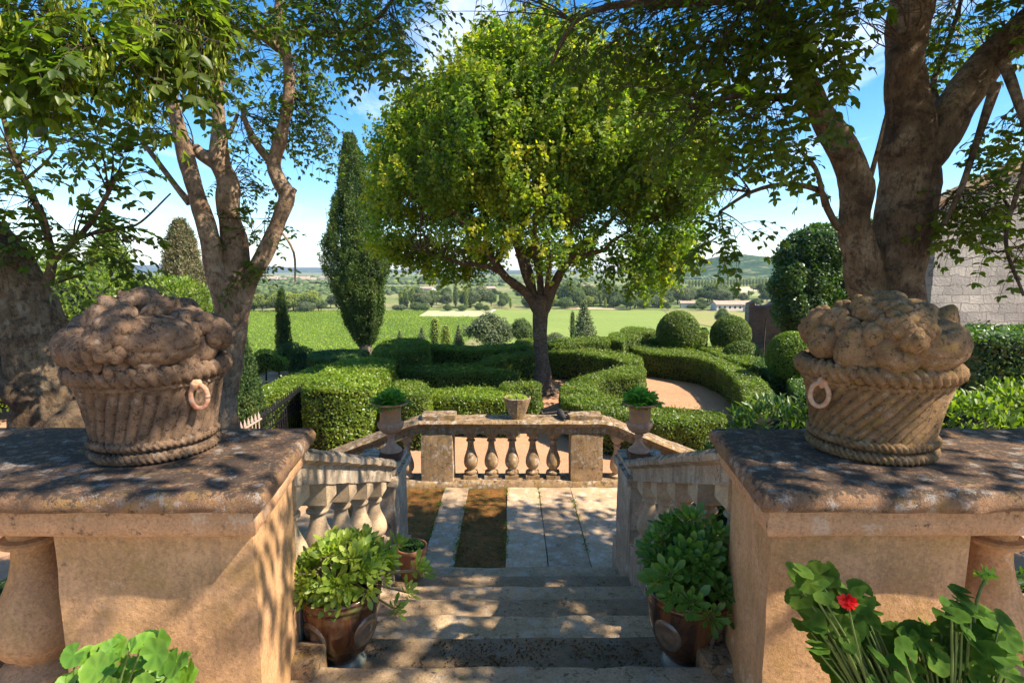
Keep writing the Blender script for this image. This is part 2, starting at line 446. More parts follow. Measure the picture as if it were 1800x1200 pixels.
M['box2'] = leaf_mat('privet_leaf', [(.06, .11, .012), (.12, .19, .017), (.28, .33, .04)], .4, .42)
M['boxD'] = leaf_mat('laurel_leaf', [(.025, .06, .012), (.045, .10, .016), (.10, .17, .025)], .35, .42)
M['core'] = plain('hedge_inside', (.018, .026, .010), 1)  # near-black, gives the shade behind the leaves by colour
M['gravel'] = None
M['succ'] = leaf_mat('aeonium_leaf', [(.13, .22, .03), (.24, .33, .045), (.45, .50, .10)], .4, .45, spec=.5)  # leaf colour brightened to stand in for sun on the left succulent
M['succD'] = leaf_mat('aeonium_leaf_deep', [(.05, .13, .022), (.09, .20, .03), (.17, .29, .05)], .3, .45)
M['ger'] = leaf_mat('geranium_leaf', [(.03, .07, .008), (.05, .105, .012), (.11, .18, .02)], .30, .8, spec=.12)
M['gerS'] = leaf_mat('geranium_leaf_light', [(.08, .19, .02), (.13, .26, .025), (.20, .34, .04)], .4, .55)
M['glaze'] = None
M['terra'] = plain('terracotta', (.46, .21, .11), .75, b2=(.36, .15, .08), sc=12)
M['terraB'] = plain('aged_terracotta', (.36, .17, .08), .7, b2=(.24, .13, .08), sc=22, bst=.3)
M['iron'] = plain('black_iron', (.02, .02, .022), .5, .3)
M['rust'] = plain('rusted_iron', (.42, .13, .05), .85, b2=(.50, .33, .24), sc=40, bst=.5)
M['soil'] = plain('potting_soil', (.04, .028, .018), 1, sc=60, bst=.8)
M['red'] = leaf_mat('red_petal', [(.55, .01, .01), (.8, .02, .02)], .3, .5, (1, .3, .3))
M['far'] = leaf_mat('valley_foliage', [(.06, .10, .03), (.10, .15, .04), (.19, .23, .06)], .3, .8)
M['farY'] = leaf_mat('valley_foliage_yellow', [(.14, .19, .03), (.22, .27, .04), (.32, .34, .07)], .3, .8)
M['farG'] = leaf_mat('valley_foliage_grey', [(.09, .12, .055), (.14, .17, .075), (.21, .23, .11)], .25, .8)
M['vine'] = leaf_mat('vine_leaf', [(.12, .19, .012), (.20, .28, .015), (.31, .37, .03)], .35, .8)

def glaze_mat():
    m, nt, b, out = mat('brown_glaze')
    P = N(nt, 'ShaderNodeNewGeometry').outputs['Position']
    mp = N(nt, 'ShaderNodeMapping', {'Vector': P, 'Scale': (10, 10, 2.2)}).outputs[0]
    n1 = noise(nt, mp, 1.4, 5, .6, .6)
    col = mixc(nt, mrange(nt, n1, .35, .6), (.15, .055, .018), (.035, .016, .010))
    col = mixc(nt, mrange(nt, noise(nt, P, 9, 5), .6, .72, 0, .7), col, (.10, .12, .035))
    nt.links.new(col, b.inputs['Base Color']); b.inputs['Roughness'].default_value = .14; b.inputs['Coat Weight'].default_value = .5
    return m
M['glaze'] = glaze_mat()
M['glazeG'] = plain('grey_green_glaze', (.26, .25, .19), .35, b2=(.12, .16, .14), sc=14, spec=.5)
M['medal'] = plain('medallion_glaze', (.16, .10, .06), .2, b2=(.07, .06, .05), sc=25, spec=.6)

def ground_mat():
    m, nt, b, out = mat('garden_ground')
    P = N(nt, 'ShaderNodeNewGeometry').outputs['Position']
    y = N(nt, 'ShaderNodeSeparateXYZ', {'Vector': P}).outputs
    n1 = noise(nt, P, .8, 5); n2 = noise(nt, P, 45, 4, .8); n0 = noise(nt, P, .012, 5, .6)
    g = mixc(nt, mrange(nt, n1, .35, .65), (.50, .27, .15), (.42, .215, .115))
    g = mixc(nt, mrange(nt, n2, .5, .62, 0, .55), g, (.22, .13, .08)); g = mixc(nt, mrange(nt, noise(nt, P, 4, 7, .7), .52, .62, 0, .5), g, (.34, .20, .11)); g = mixc(nt, mrange(nt, noise(nt, P, 130, 3, .7), .58, .64, 0, .6), g, (.62, .45, .32))
    grass = mixc(nt, mrange(nt, n0, .44, .58), (.15, .19, .05), (.28, .25, .11))
    grass = mixc(nt, mrange(nt, noise(nt, P, .25, 6, .7), .45, .6, 0, .7), grass, (.07, .11, .025))
    col = mixc(nt, mrange(nt, y['Y'], 21.4, 22.5), g, grass)
    nt.links.new(col, b.inputs['Base Color']); b.inputs['Roughness'].default_value = 1; b.inputs['Specular IOR Level'].default_value = .1
    bump(nt, n2, b, .4, .01)
    return m
M['ground'] = ground_mat()

# ------------------------------------------------------------------ terrain
PLAIN = -18.4
GZ = -2.0
def sstep(a, b, x):
    t = np.clip((x - a) / (b - a), 0, 1); return t * t * (3 - 2 * t)
def ground_z(X, Y):
    X = np.asarray(X, float); Y = np.asarray(Y, float)
    st_ = 4.5 * sstep(-4.5, -1.5, X)
    z = GZ + (PLAIN - GZ) * sstep(0, 1, (Y - 21.6 - st_) / (30 + 4 * st_))
    return z
def make_ground():
    ys = np.concatenate([np.linspace(-12, 20, 12), np.linspace(21, 80, 44), np.geomspace(90, 9000, 40)])
    us = np.linspace(-1, 1, 61)
    P = np.zeros((len(ys), len(us), 3))
    for i, y in enumerate(ys):
        w = 60 + max(0, y) * 1.6
        P[i, :, 0] = us * w; P[i, :, 1] = y
    P[..., 2] = ground_z(P[..., 0], P[..., 1])
    mb = MB(); grid_mesh(mb, P[:, ::-1])
    o = mb.build('ground', M['ground']); tag(o, kind='structure')
make_ground()

# ------------------------------------------------------------------ staircase and balustrades
T0Y, TR, RS = 2.09, 0.40, 0.152
LZ = -7 * RS                      # landing level
def rough_block(mb, x0, x1, y0, y1, z0, z1, amp=.006, d=.06, seed=0, rad=.018):
    """a worn stone block: subdivided box, rounded and noisy"""
    c = np.array([(x0 + x1) / 2, (y0 + y1) / 2, (z0 + z1) / 2]); h = np.array([x1 - x0, y1 - y0, z1 - z0]) / 2
    for ax in range(3):
        a1, a2 = [(1, 2), (2, 0), (0, 1)][ax]
        n1 = max(2, int(2 * h[a1] / d) + 1); n2 = max(2, int(2 * h[a2] / d) + 1)
        for s in (-1, 1):
            u, v = np.meshgrid(np.linspace(-1, 1, n1), np.linspace(-1, 1, n2), indexing='ij')
            Q = np.zeros(u.shape + (3,)); Q[..., ax] = s * h[ax]; Q[..., a1] = u * h[a1]; Q[..., a2] = v * h[a2]
            r = min(rad, min(h) * .5)
            Qi = np.clip(Q, -(h - r), h - r); dlt = Q - Qi; ln = np.linalg.norm(dlt, axis=-1, keepdims=True)
            Q = Qi + dlt / np.maximum(ln, 1e-6) * np.minimum(ln, r)
            W = Q + c
            nn = np.stack([fbm(W * 6 + seed + k * 31, 3) for k in range(3)], -1)
            W = W + nn * amp * 2
            if s < 0: W = W[::-1]
            grid_mesh(mb, W)

floor = MB(); box(floor, -12, 12, -10, 1.45, -2.2, -.002)
box(floor, -12, -1.13, 1.45, 2.25, -2.2, -.002); box(floor, 1.13, 12, 1.45, 2.25, -2.2, -.002)
tag(floor.build('terrace', M['slab'], smooth=False), kind='structure')

st = thing('staircase', 'worn grey stone steps descending to the mossy slabbed landing', 'staircase', (0, T0Y, 0))
def part(mb, name, mats, parent, smooth=True):
    pl = np.array(parent.matrix_world.translation) if parent.parent else np.array(parent.location)
    mb.v = [v - pl for v in mb.v]
    return mb.build(name, mats, parent, smooth)
for k in range(0, 7):
    mb = MB()
    y1 = T0Y + k * TR; y0 = y1 - TR - (.24 if k == 0 else .03)
    rough_block(mb, -1.12, 1.12, y0, y1, -k * RS - .17, -k * RS, amp=.006, d=.035, seed=k * 5, rad=.014)
    so = part(mb, 'step', M['step'], st); q_ = [1.0, .62, 1.35, .85, 1.2, .8, 1.15][k]; so.color = (q_, q_ * .97, q_ * .93, 1)
ys = T0Y + 6 * TR
slabs = [(-1.9, -.83, 0), (-.83, -.53, 1), (-.53, -.06, 0), (-.06, .33, 1), (.33, .72, 1), (.72, 1.9, 1)]
for i, (a, b_, k) in enumerate(slabs):
    mb = MB(); z = LZ if k else LZ - .015
    rough_block(mb, a + .002, b_ - .002, ys + .14, 6.62, z - .12, z, amp=.006, d=.05, seed=60 + i, rad=.006)
    so = part(mb, 'paving_slab' if k else 'mossy_slab', M['slab'] if k else M['moss'], st); q_ = [1, .95, 1, 1.15, .95, 1.1][i]; so.color = (q_, q_, q_, 1)
mb = MB(); rough_block(mb, -1.9, 1.9, ys - .02, ys + .135, LZ - .12, LZ + .004, seed=90); part(mb, 'landing_kerb', M['moss'], st)
mb = MB(); box(mb, -1.85, 1.85, 4.6, 6.9, GZ - .1, LZ - .03); box(mb, -1.08, 1.08, 2.2, 4.3, GZ - .1, -.95); part(mb, 'landing_base', M['land'], st, False)
for s in (-1, 1):
    for k in range(5):
        mb = MB(); x0 = 1.9 + k * .33; x1 = x0 + .36; z = LZ - (k + 1) * .155
        rough_block(mb, min(s * x0, s * x1), max(s * x0, s * x1), 4.7, 6.62, z - .2, z, seed=100 + k, d=.1)
        part(mb, 'step', M['step'], st)

def bal_profile(h, r):
    # classic vase baluster, r = belly radius, h = height between square blocks
    return [(r * .80, 0), (r * .80, h * .02), (r * .95, h * .045), (r * .95, h * .075), (r * .72, h * .10), (r * .55, h * .125), (r * .60, h * .15), (r * .86, h * .20),
            (r * .99, h * .27), (r, h * .33), (r * .96, h * .40), (r * .84, h * .48), (r * .68, h * .56), (r * .53, h * .65), (r * .45, h * .74), (r * .43, h * .81),
            (r * .46, h * .835), (r * .64, h * .845), (r * .66, h * .865), (r * .62, h * .88), (r * .48, h * .89), (r * .50, h * .92), (r * .66, h * .965), (r * .72, h)]
def baluster(x, y, z0, z1, r, parent, m, top_slope=0.0, blk=.07, foot=None):
    """baluster from z0 to z1 with square foot and abacus"""
    mb = MB(); foot = foot or blk
    q = r * .86
    box(mb, x - r * .98, x + r * .98, y - r * .98, y + r * .98, z0 - (.06 if top_slope else 0), z0 + foot)
    lathe(mb, bal_profile(z1 - z0 - foot - blk, r), 36, (x, y, z0 + foot), caps=False)
    t0, t1 = z1 + top_slope * (-q) + .004, z1 + top_slope * q + .004
    zb = z1 - blk
    hexa(mb, [(x - q, y - q, zb), (x + q, y - q, zb), (x + q, y + q, zb), (x - q, y + q, zb), (x - q, y - q, t0), (x + q, y - q, t0), (x + q, y + q, t1), (x - q, y + q, t1)])
    o = part(mb, 'baluster', m, parent)
    sharp(o, 40); return o

def sweep(mb, prof, path, mi=0, closed=True, noise_a=0.0, seed=0, sub=.05, caps=True):
    """prof: (k,2) closed section (side, up) swept along path points; the section stays vertical"""
    prof = np.array(prof, float)
    # refine section
    pr = []
    for i in range(len(prof)):
        a = prof[i]; b = prof[(i + 1) % len(prof)]; n = max(1, int(np.linalg.norm(b - a) / sub))
        for j in range(n): pr.append(a + (b - a) * j / n)
    pr = np.array(pr)
    path = np.array(path, float); pp = []
    for i in range(len(path) - 1):
        n = max(1, int(np.linalg.norm(path[i + 1] - path[i]) / sub))
        for j in range(n): pp.append(path[i] + (path[i + 1] - path[i]) * j / n)
    pp.append(path[-1]); pp = np.array(pp)
    d = np.gradient(pp, axis=0); d[:, 2] = 0; d = nrm(d); side = np.stack([d[:, 1], -d[:, 0], 0 * d[:, 0]], -1)
    V = pp[:, None] + side[:, None] * pr[None, :, 0:1] + np.array([0, 0, 1.0]) * pr[None, :, 1:2]
    if noise_a:
        V = V + np.stack([fbm(V * 7 + seed + 31 * k, 4) for k in range(3)], -1) * noise_a
    grid_mesh(mb, V[:, ::-1], mi, closed_v=True)
    if caps:
        k = len(pr)
        n0 = mb.n - len(pp) * k
        mb.chunks.append((np.array([list(range(k))], dtype=np.int32) + n0, mi))
        mb.chunks.append((np.array([list(range(k))[::-1]], dtype=np.int32) + n0 + (len(pp) - 1) * k, mi))

CT = 0.95                          # coping top
for s in (-1, 1):
    side = 'left' if s < 0 else 'right'
    lab = 'warm stone terrace balustrade with corner pier under the brown fruit basket with the orange ring' if s < 0 else 'warm stone terrace balustrade with corner pier under the ochre fruit basket behind the red geranium'
    t = thing('terrace_balustrade', lab, 'balustrade', (s * 1.2, 1.9, 0), 'stone balustrades of the terrace and stairs')
    # pier (slightly flared inner face)
    mb = MB()
    n = 14
    xi0, xi1, xo = .815, .905, 1.44
    y0, y1 = 1.66, 2.20
    q = np.array([(s * xi0, y0), (s * xo, y0), (s * xo, y1), (s * xi1, y1)])
    if s > 0: pass
    else: q = q[::-1]
    per = []
    for i in range(4):
        a, b_ = q[i], q[(i + 1) % 4]
        for j in range(n): per.append(a + (b_ - a) * j / n)
    per = np.array(per); zs = np.linspace(0, .80, 24)
    cen = per.mean(0)
    V = np.zeros((len(zs), len(per), 3))
    V[..., :2] = per[None]; V[..., 2] = zs[:, None]
    V = V + np.stack([fbm(V * 9 + 31 * k + s, 4) for k in range(3)], -1) * np.array([.004, .004, 0])
    grid_mesh(mb, V, closed_v=True)
    o = part(mb, 'pier', M['pier'], t); sharp(o, 50)
    # coping: band + overhanging moulded slab ; outline polygon with flared inner edge
    def slab_(mb, xi0, xi1, xo, y0, y1, z0, z1, rnd_=.0, amp=.006, seed=0, sub=.045):
        q = [(s * xi0, y0), (s * xo, y0), (s * xo, y1), (s * xi1, y1)]
        if s < 0: q = q[::-1]
        q = np.array(q); per = []; nn = []
        for i in range(4):
            a, b_ = q[i], q[(i + 1) % 4]; m_ = max(2, int(np.linalg.norm(b_ - a) / sub))
            for j in range(m_): per.append(a + (b_ - a) * j / m_)
        per = np.array(per); c0 = np.array([s * (xi0 + .28), (y0 + y1) / 2])
        hh = z1 - z0
        lv = [(0, .012), (hh * .12, .0), (hh * .5, -.001), (hh * .72, .004 + rnd_ * .15), (hh * .88, .006 + rnd_ * .45), (hh, .012 + rnd_)]
        def inset(p, d):
            lo = np.array([min(abs(q[:, 0])), q[:, 1].min()]); hi = np.array([max(abs(q[:, 0])), q[:, 1].max()])
            r = p.copy(); ax = np.abs(r[:, 0])
            frac = (r[:, 1] - y0) / (y1 - y0); xin = xi0 + (xi1 - xi0) * frac
            ax = np.clip(ax, xin + d, xo - d); r[:, 0] = s * ax; r[:, 1] = np.clip(r[:, 1], y0 + d, y1 - d); return r
        V = np.array([np.column_stack([inset(per, d), np.full(len(per), z0 + h)]) for h, d in lv])
        V = V + np.stack([fbm(V * 6 + 31 * k + seed, 4) for k in range(3)], -1) * amp * 1.6
        grid_mesh(mb, V, closed_v=True)
        # top as grid
        nx = int((xo - xi0) / .05); ny = int((y1 - y0) / .05)
        u, v = np.meshgrid(np.linspace(0, 1, nx), np.linspace(0, 1, ny), indexing='ij')
        d = .012 + rnd_; yy = y0 + d + (y1 - y0 - 2 * d) * v; xin = xi0 + (xi1 - xi0) * (yy - y0) / (y1 - y0) + d
        xx = s * (xin + (xo - d - xin) * u)
        W = np.stack([xx, yy, np.full(u.shape, z1)], -1)
        W = W + np.stack([fbm(W * 6 + 31 * k + seed, 4) for k in range(3)], -1) * amp * 1.6
        grid_mesh(mb, W if s > 0 else W[::-1])
    mb = MB()
    slab_(mb, .775, .865, 7.0, 1.60, 2.24, CT - .155, CT - .058, 0, .004, 5 + s)
    o = part(mb, 'coping_band', M['band'], t); sharp(o, 60); mb = MB()
    slab_(mb, .735, .825, 7.0, 1.555, 2.275, CT - .060, CT, .012, .006, 9 + s)
    o = part(mb, 'coping', M['coping'], t); sharp(o, 60)
    for k in range(4):
        bx_ = s * (1.745 + k * .36)
        mb = MB(); r = .145; z0 = 0.0
        baluster(bx_, 1.92, 0.02, CT - .15, r, t, M['pier'], blk=.075, foot=.09)
    mb = MB(); box(mb, min(s * 1.38, s * 7), max(s * 1.38, s * 7), 1.70, 2.14, 0, .06); part(mb, 'plinth', M['pier'], t, False)
    # stair balustrade
    lab = 'sloping stone stair balustrade beside the glazed pot and the small terracotta pot' if s < 0 else 'sloping stone stair balustrade beside the dark green succulent pot'
    t = thing('stair_balustrade', lab, 'balustrade', (s * 1.0, 3.3, -.4), 'stone balustrades of the terrace and stairs')
    SL = -RS / TR
    zt = lambda y: SL * (y - T0Y)
    yA, yB = 2.26, 4.10
    mb = MB()
    pr = [(-.085, 0), (.085, 0), (.085, .095), (.125, .115), (.13, .145), (.10, .17), (-.10, .17), (-.13, .145), (-.125, .115), (-.085, .095)]
    sweep(mb, pr, [(s * 1.0, yA, zt(yA) + .764), (s * 1.0, yB, zt(yB) + .764)], noise_a=.008, seed=3 * s, sub=.035)
    o = part(mb, 'handrail', M['rail'], t); sharp(o, 50)
    mb = MB()
    sweep(mb, [(-.11, -.6), (.11, -.6), (.11, .26), (-.11, .26)], [(s * 1.01, 2.2, zt(2.2)), (s * 1.01, 4.72, zt(4.72))], noise_a=.01, seed=5, sub=.05)
    o = part(mb, 'stringer', M['rail'], t); sharp(o, 50)
    mb = MB(); rough_block(mb, min(s * .90, s * 1.24), max(s * .90, s * 1.24), 4.08, 4.60, -.95, -.03, amp=.006, d=.04, seed=s * 3 + 40)
    o = part(mb, 'newel', M['rail'], t)
    mb = MB(); rough_block(mb, min(s * .865, s * 1.28), max(s * .865, s * 1.28), 4.04, 4.64, -.028, .045, amp=.006, d=.035, seed=s * 3 + 50)
    rough_block(mb, min(s * .89, s * 1.25), max(s * .89, s * 1.25), 4.08, 4.60, .047, .095, amp=.005, d=.035, seed=s * 3 + 52)
    o = part(mb, 'newel_cap', M['rail'], t)
    for k in range(5):
        y = 3.86 - .375 * k
        baluster(s * 1.0, y, zt(y) + .27, zt(y) + .764, .088, t, M['bal'], top_slope=SL, blk=.085, foot=.03)

# blocks at the foot of the piers
for s, x in ((-1, -.845), (1, .845)):
    mb = MB(); rough_block(mb, x - .07, x + .07, 2.02, 2.17, -.16, .05, amp=.012, d=.03, seed=7 * s)
    tag(mb.build('stone_block', M['land']), 'low mossy stone block at the foot of the pier by the %s glazed pot' % ('left' if s < 0 else 'right'), 'stone block', 'foot blocks of the stair piers')

# landing balustrade
lb = thing('landing_balustrade', 'mossy stone balustrade closing the far edge of the landing with five balusters', 'balustrade', (0, 6.8, LZ), 'stone balustrades of the terrace and stairs')
zr = -.40
mb = MB(); pr = [(-.13, 0), (.13, 0), (.13, .085), (.17, .105), (.185, .14), (.16, .17), (-.16, .17), (-.185, .14), (-.17, .105), (-.13, .085)]
sweep(mb, pr, [(-1.30, 6.80, zr - .04), (-1.14, 6.80, zr), (1.14, 6.80, zr), (1.30, 6.80, zr - .04)], noise_a=.01, seed=77, sub=.035)
sharp(part(mb, 'handrail', M['land'], lb), 50)
for s in (-1, 1):
    mb = MB(); rough_block(mb, min(s * .73, s * 1.13), max(s * .73, s * 1.13), 6.66, 6.98, LZ, zr + .003, amp=.006, d=.045, seed=s + 20); part(mb, 'pier', M['land'], lb)
    mb = MB(); rough_block(mb, min(s * .70, s * 1.12), max(s * .70, s * 1.12), 6.665, 6.935, zr + .16, zr + .235, amp=.012, d=.04, seed=s + 25); part(mb, 'pier_cap', M['land'], lb)
    mb = MB()
    sweep(mb, pr, [(s * 1.24, 6.80, zr - .02), (s * 1.5, 6.80, zr - .13), (s * 1.95, 6.80, zr - .31), (s * 3.3, 6.80, zr - .84)], noise_a=.01, seed=80 + s, sub=.05)
    sharp(part(mb, 'side_handrail', M['land'], lb), 50)
    for k in range(6):
        x = 1.32 + k * .30
        zz = zr - .05 - .375 * max(0, x - 1.32)
        baluster(s * x, 6.80, LZ + .02 - max(0, .40 * (x - 1.5)), zz + .0, .082, lb, M['bal'], blk=.07, foot=.04)
for x in (-.52, -.26, 0.0, .26, .52):
    baluster(x, 6.80, LZ + .05, zr + .01, .088, lb, M['land'], blk=.055, foot=.06)
mb = MB(); sweep(mb, [(-.17, -.05), (.17, -.05), (.17, .03), (.14, .065), (-.14, .065), (-.17, .03)], [(-1.35, 6.80, LZ), (1.35, 6.80, LZ)], noise_a=.008, seed=12)
sharp(part(mb, 'plinth', M['land'], lb), 50)
# ------------------------------------------------------------------ clipped hedges
def pdist(Q, poly):
    """distance of points Q (n,2) to the boundary, inside flag"""
    d = np.full(len(Q), 1e9); ins = np.zeros(len(Q), bool); m = len(poly)
    for i in range(m):
        a = poly[i]; b = poly[(i + 1) % m]; e = b - a
        t = np.clip(((Q - a) @ e) / max(e @ e, 1e-9), 0, 1)
        d = np.minimum(d, np.linalg.norm(Q - a - t[:, None] * e, axis=1))
        c = ((a[1] > Q[:, 1]) != (b[1] > Q[:, 1]))
        xx = (b[0] - a[0]) * (Q[:, 1] - a[1]) / ((b[1] - a[1]) if abs(b[1] - a[1]) > 1e-9 else 1e-9) + a[0]
        ins ^= c & (Q[:, 0] < xx)
    return d, ins
def smooth_poly(P, k=4):
    P = np.array(P, float); m = len(P); out = []
    for i in range(m):
        p0, p1, p2, p3 = P[i - 1], P[i], P[(i + 1) % m], P[(i + 2) % m]
        L = np.linalg.norm(p2 - p1)
        m1 = (p2 - p0) / 2; m2 = (p3 - p1) / 2
        for q, o_ in ((m1, np.linalg.norm(p1 - p0)), (m2, np.linalg.norm(p3 - p2))):
            n = np.linalg.norm(q); q *= min(1, .9 * min(L, o_) / max(n, 1e-6))
        for j in range(k):
            t = j / k; h00 = 2 * t ** 3 - 3 * t * t + 1; h10 = t ** 3 - 2 * t * t + t; h01 = -2 * t ** 3 + 3 * t * t; h11 = t ** 3 - t * t
            out.append(h00 * p1 + h10 * m1 + h01 * p2 + h11 * m2)
    return np.array(out)
def hedge(pts, zt, label, m='box', leaf=.05, dens=1.0, zb=GZ, group='clipped box hedges of the parterre', world_pts=False, bumpy=.06, cat='hedge', rag=.05, name='hedge', thin=0.0):
    W = np.array([p[:2] for p in pts]) if world_pts else np.array([atZ(px, py, zt)[:2] for px, py in pts])
    A2 = sum(W[i - 1][0] * W[i][1] - W[i][0] * W[i - 1][1] for i in range(len(W)))
    if A2 < 0: W = W[::-1]
    W = smooth_poly(W)
    m_ = len(W); E = np.roll(W, -1, 0) - W; L = np.linalg.norm(E, axis=1); per = L.sum(); H = zt - zb
    lo, hi = W.min(0), W.max(0)
    area = abs(A2) / 2
    den = dens * 2.3 / (leaf * leaf * .36)
    # top
    n = int((hi[0] - lo[0]) * (hi[1] - lo[1]) * den)
    n = min(n, 400000)
    Q = lo + (hi - lo) * rng.random((n, 2)); d, ins = pdist(Q, W); Q = Q[ins]; d = d[ins]
    rr = .10
    z = zt - np.where(d < rr, rr * (1 - np.sqrt(np.clip(1 - (1 - d / rr) ** 2, 0, 1))), 0) * .8
    low = fbm(np.column_stack([Q * 2.2, np.zeros(len(Q))]), 3) * bumpy
    T = np.column_stack([Q, z + low - rng.random(len(Q)) ** 2 * .05 + (rng.random(len(Q)) < .05) * rag * rng.random(len(Q)) * 2])
    TN = np.tile([0, 0, 1.0], (len(T), 1))
    # sides
    n = int(per * H * den * .9)
    i = rng.choice(m_, n, p=L / per); t = rng.random(n)
    S2 = W[i] + E[i] * t[:, None]; nn = np.column_stack([E[i][:, 1], -E[i][:, 0]]) / L[i][:, None]
    z = zb + H * rng.random(n) ** .85
    hh = (zt - z)
    off = -np.where(hh < rr, rr * (1 - np.sqrt(np.clip(1 - (1 - hh / rr) ** 2, 0, 1))), 0) * .8 - .06 * sstep(.5, 0, z - zb)
    P3 = np.column_stack([S2, z]); off = off + fbm(P3 * 2.4 + 5, 3) * bumpy * 1.3 - rng.random(n) ** 2 * .06
    P3[:, :2] += nn * off[:, None]
    # thin patches near the ground
    keep = rng.random(n) < np.clip(.35 + (z - zb) / (.45 * H) + .35 * vnoise(P3 * 3), 0, 1)
    P3 = P3[keep]; SN = np.column_stack([nn, np.full(n, .25)])[keep]
    P = np.vstack([T, P3]); NN = nrm(np.vstack([TN, SN]))
    k = len(P)
    NL = nrm(NN + rvec(k) * .75); A = nrm(np.cross(rvec(k), NL) + NN * .35)
    mb = MB()
    rnd = np.clip(rng.normal(.45, .22, k) + .18 * (NN[:, 2] > .8) * rng.random(k) + .15 * fbm(P * .7, 2), 0, 1)  # top leaves coloured lighter, sunlit hedge tops put into the colour
    leaves(mb, P - A * leaf * .4, A, NL, leaf * rng.uniform(.7, 1.3, k), RH, .62, 0, rnd)
    # dark inner core, coloured so gaps between the leaves read as shade
    c = W.mean(0); ins_ = .055
    nrmv = np.column_stack([E[:, 1], -E[:, 0]]) / L[:, None]; vn = nrmv + np.roll(nrmv, 1, 0); vn /= np.maximum(np.linalg.norm(vn, axis=1, keepdims=True), .2)
    Wi = W - vn * ins_ * 1.2; Wl = W - vn * ins_ * 2.6
    V = np.vstack([np.column_stack([Wl, np.full(m_, zb)]), np.column_stack([Wi, np.full(m_, zb + .3)]), np.column_stack([Wi, np.full(m_, zt - .09)])])
    F = [(a + r_ * m_, (a + 1) % m_ + r_ * m_, (a + 1) % m_ + (r_ + 1) * m_, a + (r_ + 1) * m_) for r_ in (0, 1) for a in range(m_)]
    mb.add(V, F + [tuple(range(2 * m_, 3 * m_))], 1)
    loc = (c[0], c[1], zb)
    o = mb.build(name, [M[m], M['core']], loc=loc)
    tag(o, label, cat, group); return o

def ball(px, py, Y, r, rz, label, m='box', leaf=.05, name='topiary_ball', group='clipped round topiary bushes', zb=GZ, cat='topiary bush', dens=1, world=None, lump=.03):
    c = np.array(world) if world is not None else atY(px, py, Y)
    n = int(4 * pi * r * rz * dens * 2.4 / (leaf * leaf * .36))
    D = rvec(n); D = D[D[:, 2] > -.8]; n = len(D)
    rad = 1 + fbm(D * 2.2 + px, 3) * lump * 1.4 - rng.random(n) ** 2 * .06
    P = c + D * rad[:, None] * np.array([r, r, rz]); P[:, 2] = np.maximum(P[:, 2], zb + .02)
    NL = nrm(D + rvec(n) * .7); A = nrm(np.cross(rvec(n), NL) + D * .35)
    mb = MB(); rnd = np.clip(rng.normal(.45, .2, n) + .2 * fbm(P * 1.2, 2), 0, 1)
    leaves(mb, P - A * leaf * .4, A, NL, leaf * rng.uniform(.7, 1.3, n), RH, .62, 0, rnd)
    t = np.linspace(0, pi, 14)
    lathe(mb, [(max(.001, sin(a) * r * .9), -cos(a) * rz * .9) for a in t], 20, c, 1, caps=False)
    if c[2] - rz > zb + .05:
        tube(mb, [(c[0], c[1], zb - .05, .04), (c[0] + .02, c[1], c[2], .035)], 7, mi=1)
    o = mb.build(name, [M[m], M['core']], loc=(c[0], c[1], zb)); tag(o, label, cat, group); return o

hedge([(531, 679), (587, 684), (654, 678), (664, 668), (682, 655), (694, 642), (689, 630), (622, 628), (587, 637), (557, 654)], -.7, 'large broad clipped hedge with glossy sunlit front face behind the left urn', 'box2', .062, 1, bumpy=.05)
hedge([(694, 668), (738, 668), (757, 680), (750, 694), (694, 692)], -.85, 'rounded dark green hedge end directly behind the left urn', 'box', .05)
hedge([(652, 620), (690, 620), (752, 612), (754, 598), (740, 595), (700, 595), (668, 603)], -.68, 'tall square clipped hedge block at the foot of the big cypress', 'box', .055)
hedge([(432, 686), (467, 675), (517, 654), (563, 640), (590, 638), (580, 650), (540, 672), (517, 681), (464, 698), (435, 698)], -.9, 'long bright green hedge running beside the black iron railing', 'box2', .055)
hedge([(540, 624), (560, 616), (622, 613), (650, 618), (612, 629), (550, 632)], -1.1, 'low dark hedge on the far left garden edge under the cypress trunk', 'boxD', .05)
hedge([(760, 604), (838, 607), (935, 601), (936, 609), (838, 617), (762, 612)], -1.0, 'straight hedge along the far garden edge between the cypress block and the tree trunk', 'box', .06)
hedge([(845, 630), (880, 621), (937, 613), (987, 609), (1033, 612), (1079, 617), (1125, 626), (1128, 637), (1094, 635), (1070, 629), (1021, 623), (963, 619), (937, 622), (890, 630), (855, 641)], -1.1, 'curved hedge arching just behind the trunk of the round tree', 'box', .055)
hedge([(700, 650), (722, 641), (835, 638), (850, 643), (905, 652), (905, 659), (838, 658), (750, 655)], -1.1, 'long low hedge with dark front left of the tree trunk', 'box', .055)
hedge([(748, 684), (808, 679), (878, 681), (915, 688), (912, 701), (840, 700), (752, 697)], -1.12, 'loose wavy hedge directly behind the landing balustrade left of the small pot', 'box2', .05)
hedge([(887, 670), (945, 668), (946, 680), (888, 682)], -1.05, 'short square hedge block just left of the tree roots', 'box', .05)
hedge([(984, 684), (990, 673), (1010, 664), (1040, 655), (1085, 644), (1113, 638), (1131, 643), (1134, 653), (1125, 661), (1090, 662), (1062, 665), (1048, 673), (1050, 684), (1070, 694), (1100, 702), (1140, 710), (1190, 716), (1240, 720), (1275, 725), (1273, 738), (1230, 742), (1190, 740), (1140, 738), (1100, 733), (1040, 722), (1000, 708), (985, 696)], -1.15, 'horseshoe shaped hedge curling behind the right urn', 'box', .048)
hedge([(1094, 597), (1125, 598), (1171, 605), (1217, 612), (1262, 627), (1308, 646), (1345, 670), (1366, 695), (1368, 710), (1312, 710), (1302, 680), (1272, 648), (1232, 631), (1186, 624), (1128, 617), (1096, 604)], -1.15, 'long sweeping arc hedge on the right side of the gravel path', 'box', .05)
